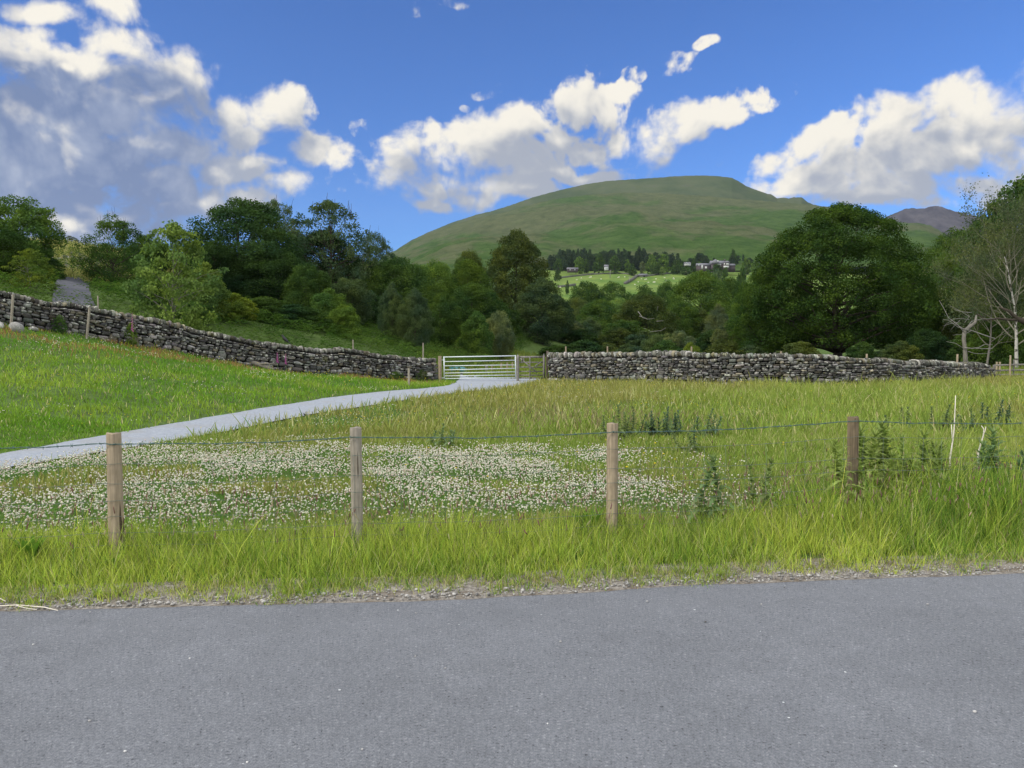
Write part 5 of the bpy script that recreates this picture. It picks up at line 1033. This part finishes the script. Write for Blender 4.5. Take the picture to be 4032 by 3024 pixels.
P = np.stack([x, y, ground(x, y)+R.uniform(.04, .15, n)], -1); V, Fc, cc = blobs(P, np.stack([s, s, s*.85], -1), (B, FB), c, .15, R.uniform(0, 6, n))
M_petal = mat('flower_petals', lambda t: leafy(t, attr(t), .2))
tag(mesh_np('white_clover', V, Fc, M_petal, cols=cc), 'white clover heads thick across the middle of the meadow', 'clover', kind='stuff')
n = 1500; x = R.uniform(-16, 20, n); y = R.uniform(8, 34, n); keep = (path_d(x, y) > .1) & (fbm(x*.3+80, y*.3, 3) > .44) & (x > LWi(y)+1) & (np.abs(x) < .7*y); x, y = x[keep], y[keep]; n = len(x); s = R.uniform(.010, .017, n)*(1+sst(12, 30, y)*.5)
P = np.stack([x, y, ground(x, y)+R.uniform(.18, .34, n)], -1); V, Fc, cc = blobs(P, np.stack([s, s, s*.4], -1), (B, FB), np.tile((.80, .62, .03), (n, 1)), .1)
tag(mesh_np('buttercups', V, Fc, M_petal, cols=cc), 'yellow buttercups dotted through the meadow', 'buttercups', kind='stuff')
# grass behind the walls and on the banks
n = 60000; x = R.uniform(-6, 42, n); y = R.uniform(36, 72, n); RWy = np.interp(x, [-3, 1.7, 5.6, 8, 10.5, 13, 15.6, 19, 23.4, 27], [39, 37.8, 36, 34.4, 33.5, 33.2, 33.6, 35.3, 38.5, 38.5]); k = (y > RWy) & (path_d(x, y) > 0); x, y = x[k], y[k]; n = len(x)
blades(x, y, ground(x, y)-.02, R.uniform(.2, .6, n), R.uniform(.03, .06, n), vary(mixc(OLIVE, GREEN, R.random(n)), .2)*.8, .3, .4, name='paddock_grass', label='rough grass in the paddock behind the right wall and gate')
n = 40000; x = R.uniform(-60, -26, n); y = R.uniform(48, 90, n); blades(x, y, ground(x, y)-.02, R.uniform(.3, .8, n), R.uniform(.04, .08, n), vary(mixc(OLIVE, STRAW, R.random(n)*.7), .2), .4, .4, name='bank_grass', label='dry olive grass on top of the bank beside the upper track')
# bracken on the bank behind the left wall
n = 26000; x = R.uniform(-34, 8, n); y = R.uniform(26, 98, n); LWy = np.interp(x, [-24, -21, -18, -15, -13, -10.3, -7, -3.75, 0], [24.5, 26.6, 29.4, 32.8, 34.4, 36, 38.1, 40, 46]); k = (y > LWy) & (x < -3+ (y-40)*.12) & (np.abs(x) < y*.72)
k &= ~inpoly(x, y, TRK); x, y = x[k], y[k]; n = len(x)
hgt = .35+.55*fbm(x*.9, y*.9, 2); V = []; cs = []; gg = ground(x, y); NL = 7
cb_ = mixc((.034, .078, .016), (.072, .120, .026), fbm(x*.5+9, y*.5, 3)*1.8-.4)  # frond colours lowered to hold the shade of the trees
az_ = R.uniform(0, 2*math.pi, n); L_ = R.uniform(.45, .95, n)
for j in range(NL):                                        # each frond: an arching blade of paired leaflets
    t = (j+.5)/NL; r_ = L_*t; zz = gg+hgt*(.35+.75*math.sin(t*2.3))*1.0; wd = L_*.42*(1-t*.85); cx_, cy_ = x+np.cos(az_)*r_, y+np.sin(az_)*r_
    tx, ty = np.cos(az_), np.sin(az_); px_, py_ = -ty, tx; dr = wd*.25; hl = L_*.055
    q = np.stack([np.stack([cx_-px_*wd/2+tx*hl*1.4, cy_-py_*wd/2+ty*hl*1.4, zz-dr], -1), np.stack([cx_-tx*hl, cy_-ty*hl, zz], -1), np.stack([cx_+px_*wd/2+tx*hl*1.4, cy_+py_*wd/2+ty*hl*1.4, zz-dr], -1), np.stack([cx_+tx*hl, cy_+ty*hl, zz+.01], -1)], 1)
    V.append(q.reshape(-1, 3)); cs.append(np.repeat(cb_, 4, 0))
V = np.vstack(V); cc = vary(np.vstack(cs)[::4], .2).repeat(4, 0); tag(mesh_np('bracken', V, np.arange(len(V)).reshape(-1, 4), M_blade, cols=cc), 'green bracken covering the bank behind the left wall', 'bracken', kind='stuff')
# rocky cutting beside the track
n = 170; x0, y0, z0_ = hit(318, 1062, lo=33); cx_ = R.normal(x0, 2.2, n); cy_ = R.normal(y0+1.5, 1.6, n); s = R.uniform(.12, .5, n)
V, Fc, cc = blobs(np.stack([cx_, cy_, ground(cx_, cy_)+s*.2], -1), np.stack([s, s*.7, s*.5], -1), ICO1, vary(np.tile((.22, .20, .19), (n, 1)), .25), .14, R.uniform(0, 6, n), None, .7)
tag(mesh_np('rocky_cutting', V, Fc, M_stone, cols=cc), 'broken pale rock of the cutting above the upper track', 'rocks', kind='stuff')

# ------------------------------------------------------------------ thistles, docks, foxgloves
M_thl = m_leaf('thistle_leaf', (.145, .22, .085), .5); M_thf = m_leaf('field_thistle_leaf', (.135, .20, .10), .5); M_dock = m_leaf('dock_leaf', (.09, .20, .035), .3)
def thistle(px, pt, D, label, nst=1, wide=.20, dens_=9, leafs=1.0, mt=None, group=None, lean=0):
    T = at(px, pt, D); g = gz(T[0], D); H = T[2]-g; root = empty('thistle', (T[0], D, g)); tag(root, label, 'thistle', group); st = MB(); V = []; F = []; nv = 0
    for s_ in range(nst):
        ox, oy = (0, 0) if s_ == 0 else R.uniform(-.24, .24, 2)*(1 if D < 11 else 1.3); hh = H*(1 if s_ == 0 else R.uniform(.6, .93)); k = np.linspace(0, 1, 6); ll = R.normal(0, .05, 2); kk = np.minimum(k*2.2, 1)**.7; P = np.stack([ox*kk+ll[0]*k*k, oy*kk+ll[1]*k*k, k*hh-.02], -1); st.tube(P, np.linspace(.006, .003, 6), 5)
        nl = int(hh*dens_*7)
        for i in range(nl):
            f = .08+.92*(i/nl)**.85; a = i*2.4+R.normal(0, .3); L = wide*leafs*(1.0-.72*f**1.6)*R.uniform(.75, 1.2); b = np.array([np.interp(f, k, P[:, c]) for c in range(3)]); d = np.array([math.cos(a), math.sin(a), 0]); sd_ = np.array([-d[1], d[0], 0]); up = .18+1.0*f*f
            ns = 9
            for j in range(ns+1):
                t = j/ns; w = L*(.24 if j % 2 else .09)*(1-t*.7); c_ = b+d*L*t+np.array([0, 0, L*(up*t-.55*t*t)]); V += [c_-sd_*w+np.array([0, 0, w*.35]), c_+sd_*w+np.array([0, 0, w*.35])]
                if j: F.append([nv+2*j-2, nv+2*j-1, nv+2*j+1, nv+2*j])
            nv += 2*(ns+1)
        for i in range(12):   # crown of young leaves round the bud
            a = R.uniform(0, 6.28); L = wide*.32; b = P[-1]; d = np.array([math.cos(a)*.6, math.sin(a)*.6, .8]); sd_ = np.array([-math.sin(a), math.cos(a), 0]); V += [b-sd_*.006, b+sd_*.006, b+d*L*.6+sd_*.008, b+d*L]; F.append([nv, nv+1, nv+2, nv+3]); nv += 4
    st.build('stem', M_thl, root); mesh_np('leaves', np.array(V), np.array(F), mt or M_thl, root); return root
for (px, pt, D, ns, w, lab) in ((3500, 1665, 7.9, 2, .26, 'tallest thistle just right of the darkest fence post'), (3420, 1705, 7.6, 1, .22, 'leafy thistle touching the right side of the darkest fence post'), (3560, 1722, 7.7, 1, .20, 'thistle right of the tallest thistle'),
    (3645, 1712, 7.9, 2, .24, 'branching thistle left of the tall bleached stem'), (3735, 1785, 7.5, 1, .22, 'low thistle at the foot of the tall bleached stem'), (3860, 1750, 7.7, 2, .22, 'thistle standing in front of the short forked stem'), (3925, 1700, 8.0, 2, .24, 'tall thistle near the right edge of the picture'),
    (4020, 1790, 7.8, 1, .2, 'thistle cut off by the right edge of the picture'), (3345, 1740, 6.95, 1, .17, 'small thistle overlapping the left side of the darkest fence post'), (3480, 1830, 7.2, 2, .24, 'bushy low thistle below the tallest one'), (3620, 1850, 7.3, 2, .24, 'bushy low thistle in the dark grass'),
    (2755, 1812, 6.9, 0, .19, 'left one of three thistles at the wire between the third and fourth posts'), (2840, 1802, 6.95, 0, .19, 'middle one of three thistles at the wire between the third and fourth posts'), (3005, 1812, 7.0, 1, .18, 'right one of three thistles at the wire between the third and fourth posts'),
    (2440, 1598, 13.5, 4, .17, 'dark thistle clump directly behind the pale-topped third post'), (2520, 1635, 13.8, 2, .15, 'small thistle clump right of the one behind the third post'), (2565, 1625, 14, 3, .16, 'thistle clump in the field, third of the row'), (2625, 1605, 14, 4, .16, 'wide thistle clump in the middle of the field row'),
    (2660, 1618, 14.2, 2, .14, 'thistle at the right flank of the wide clump'), (2785, 1612, 14, 3, .16, 'tall thistle clump standing right of the wide clump'), (2735, 1675, 12, 2, .14, 'low thistle below the tall clump'), (2925, 1622, 17, 2, .15, 'thistle pair right of the tall clump'), (2980, 1620, 17, 1, .14, 'lone small thistle at the right end of the row'),
    (1738, 1672, 12.4, 4, .16, 'bushy dark thistle alone in the field between the second and third posts'), (3575, 1605, 15, 2, .15, 'small thistle in the field above the thistle bank'), (3720, 1595, 15.5, 3, .16, 'thistles in the field beside the tall bleached stem'), (3830, 1612, 15, 2, .14, 'small thistle between the bleached stems'), (3930, 1578, 15.5, 5, .18, 'largest thistle clump far right in the field')):
    thistle(px, pt, D, lab, ns+1, w*(1.25 if D > 11 else 1.4), dens_=10 if D > 11 else 8, mt=M_thf if D > 11 else None)
def dock(px, pt, D, label):
    T = at(px, pt, D); g = gz(T[0], D); H = T[2]-g; V = []; F = []; nv = 0
    for i in range(13):
        a = i*2.4; L = H*R.uniform(.8, 1.15); d = np.array([math.cos(a), math.sin(a), 0])*R.uniform(.25, .6); s_ = np.array([-math.sin(a), math.cos(a), 0])
        for j in range(6):
            t = j/5; w = .028*math.sin(math.pi*(t*.9+.08))**.8; c_ = d*L*t*(.5+.5*t)+np.array([0, 0, L*(t-.25*t*t)]); V += [c_-s_*w, c_+s_*w]
            if j: F.append([nv+2*j-2, nv+2*j-1, nv+2*j+1, nv+2*j])
        nv += 12
    o = mesh_np('dock_plant', np.array(V), np.array(F), M_dock); o.location = (T[0], D, g); tag(o, label, 'plant')
dock(115, 2085, 5.7, 'broad-leaved dock in the grass at the lower left, beside the first post'); dock(2325, 1975, 6.6, 'dark broad-leaved dock left of the third post'); dock(2290, 1995, 6.7, 'smaller dock tucked behind the dark dock near the third post'); dock(430, 2175, 5.6, 'small dock at the foot of the first post')
M_fox = mat('foxglove_bells', lambda t: bsdf(t, (.42, .08, .33), .7, .2))
def foxglove(px, pt, D, label, H=.9):
    T = at(px, pt, D); g = gz(T[0], D); H = max(H, T[2]-g); r = empty('foxglove', (T[0], D, g)); tag(r, label, 'foxglove'); mb = MB(); mb.tube([(0, 0, 0), (.02, 0, H*.6), (.0, 0, H)], [.012, .009, .004], 5); mb.build('stem', M_thl, r); mb = MB()
    for i in range(22): f = .5+.5*i/22; a = i*2.2; d = np.array([math.cos(a), math.sin(a), -.5]); b = np.array([0, 0, H*f]); s = .06*(1.3-f); mb.tube([b, b+d*s*.5, b+d*s], [s*.2, s*.35, s*.45], 6)
    mb.build('bells', M_fox, r)
foxglove(520, 1228, 29.5, 'pink foxglove growing on the left wall top', .5); foxglove(1092, 1388, 33.4, 'taller pink foxglove at the foot of the left wall'); foxglove(1125, 1402, 33.2, 'shorter pink foxglove right of the taller one')
for (px, pt, D, w, lab, nm) in ((240, 1235, 28.4, 60, 'green plant growing against the left wall by the leaning stake', 'wall_plant'), (520, 1265, 30.2, 50, 'ivy-like plant at the foot of the left wall below the foxglove', 'wall_plant'), (1660, 1452, 36.6, 60, 'tall brownish weeds in front of the left wall beside the gate', 'weeds'), (1560, 1470, 36.2, 70, 'green nettles at the foot of the left wall', 'nettles')):
    place_tree(px, pt, w, D, 'young', 'mid' if nm != 'weeds' else 'olive', nm, lab, 'plant')
# ------------------------------------------------------------------ thin evening haze
HAZE = 3.2e-5
if HAZE:
    def f(t):
        n = t.new('ShaderNodeVolumePrincipled'); n.inputs['Color'].default_value = (.72, .82, 1, 1); n.inputs['Density'].default_value = HAZE; n.inputs['Anisotropy'].default_value = .2; return n.outputs[0]
    hm = bpy.data.materials.new('haze'); hm.use_nodes = True; t = NT(hm.node_tree); t.n.clear(); o_ = t.new('ShaderNodeOutputMaterial'); t.l.new(f(t), o_.inputs['Volume'])
    mb = MB(); mb.box((-3600, -3000, -1.0-2), (3600, 5300, 900)); tag(mb.build('haze', hm), kind='stuff')
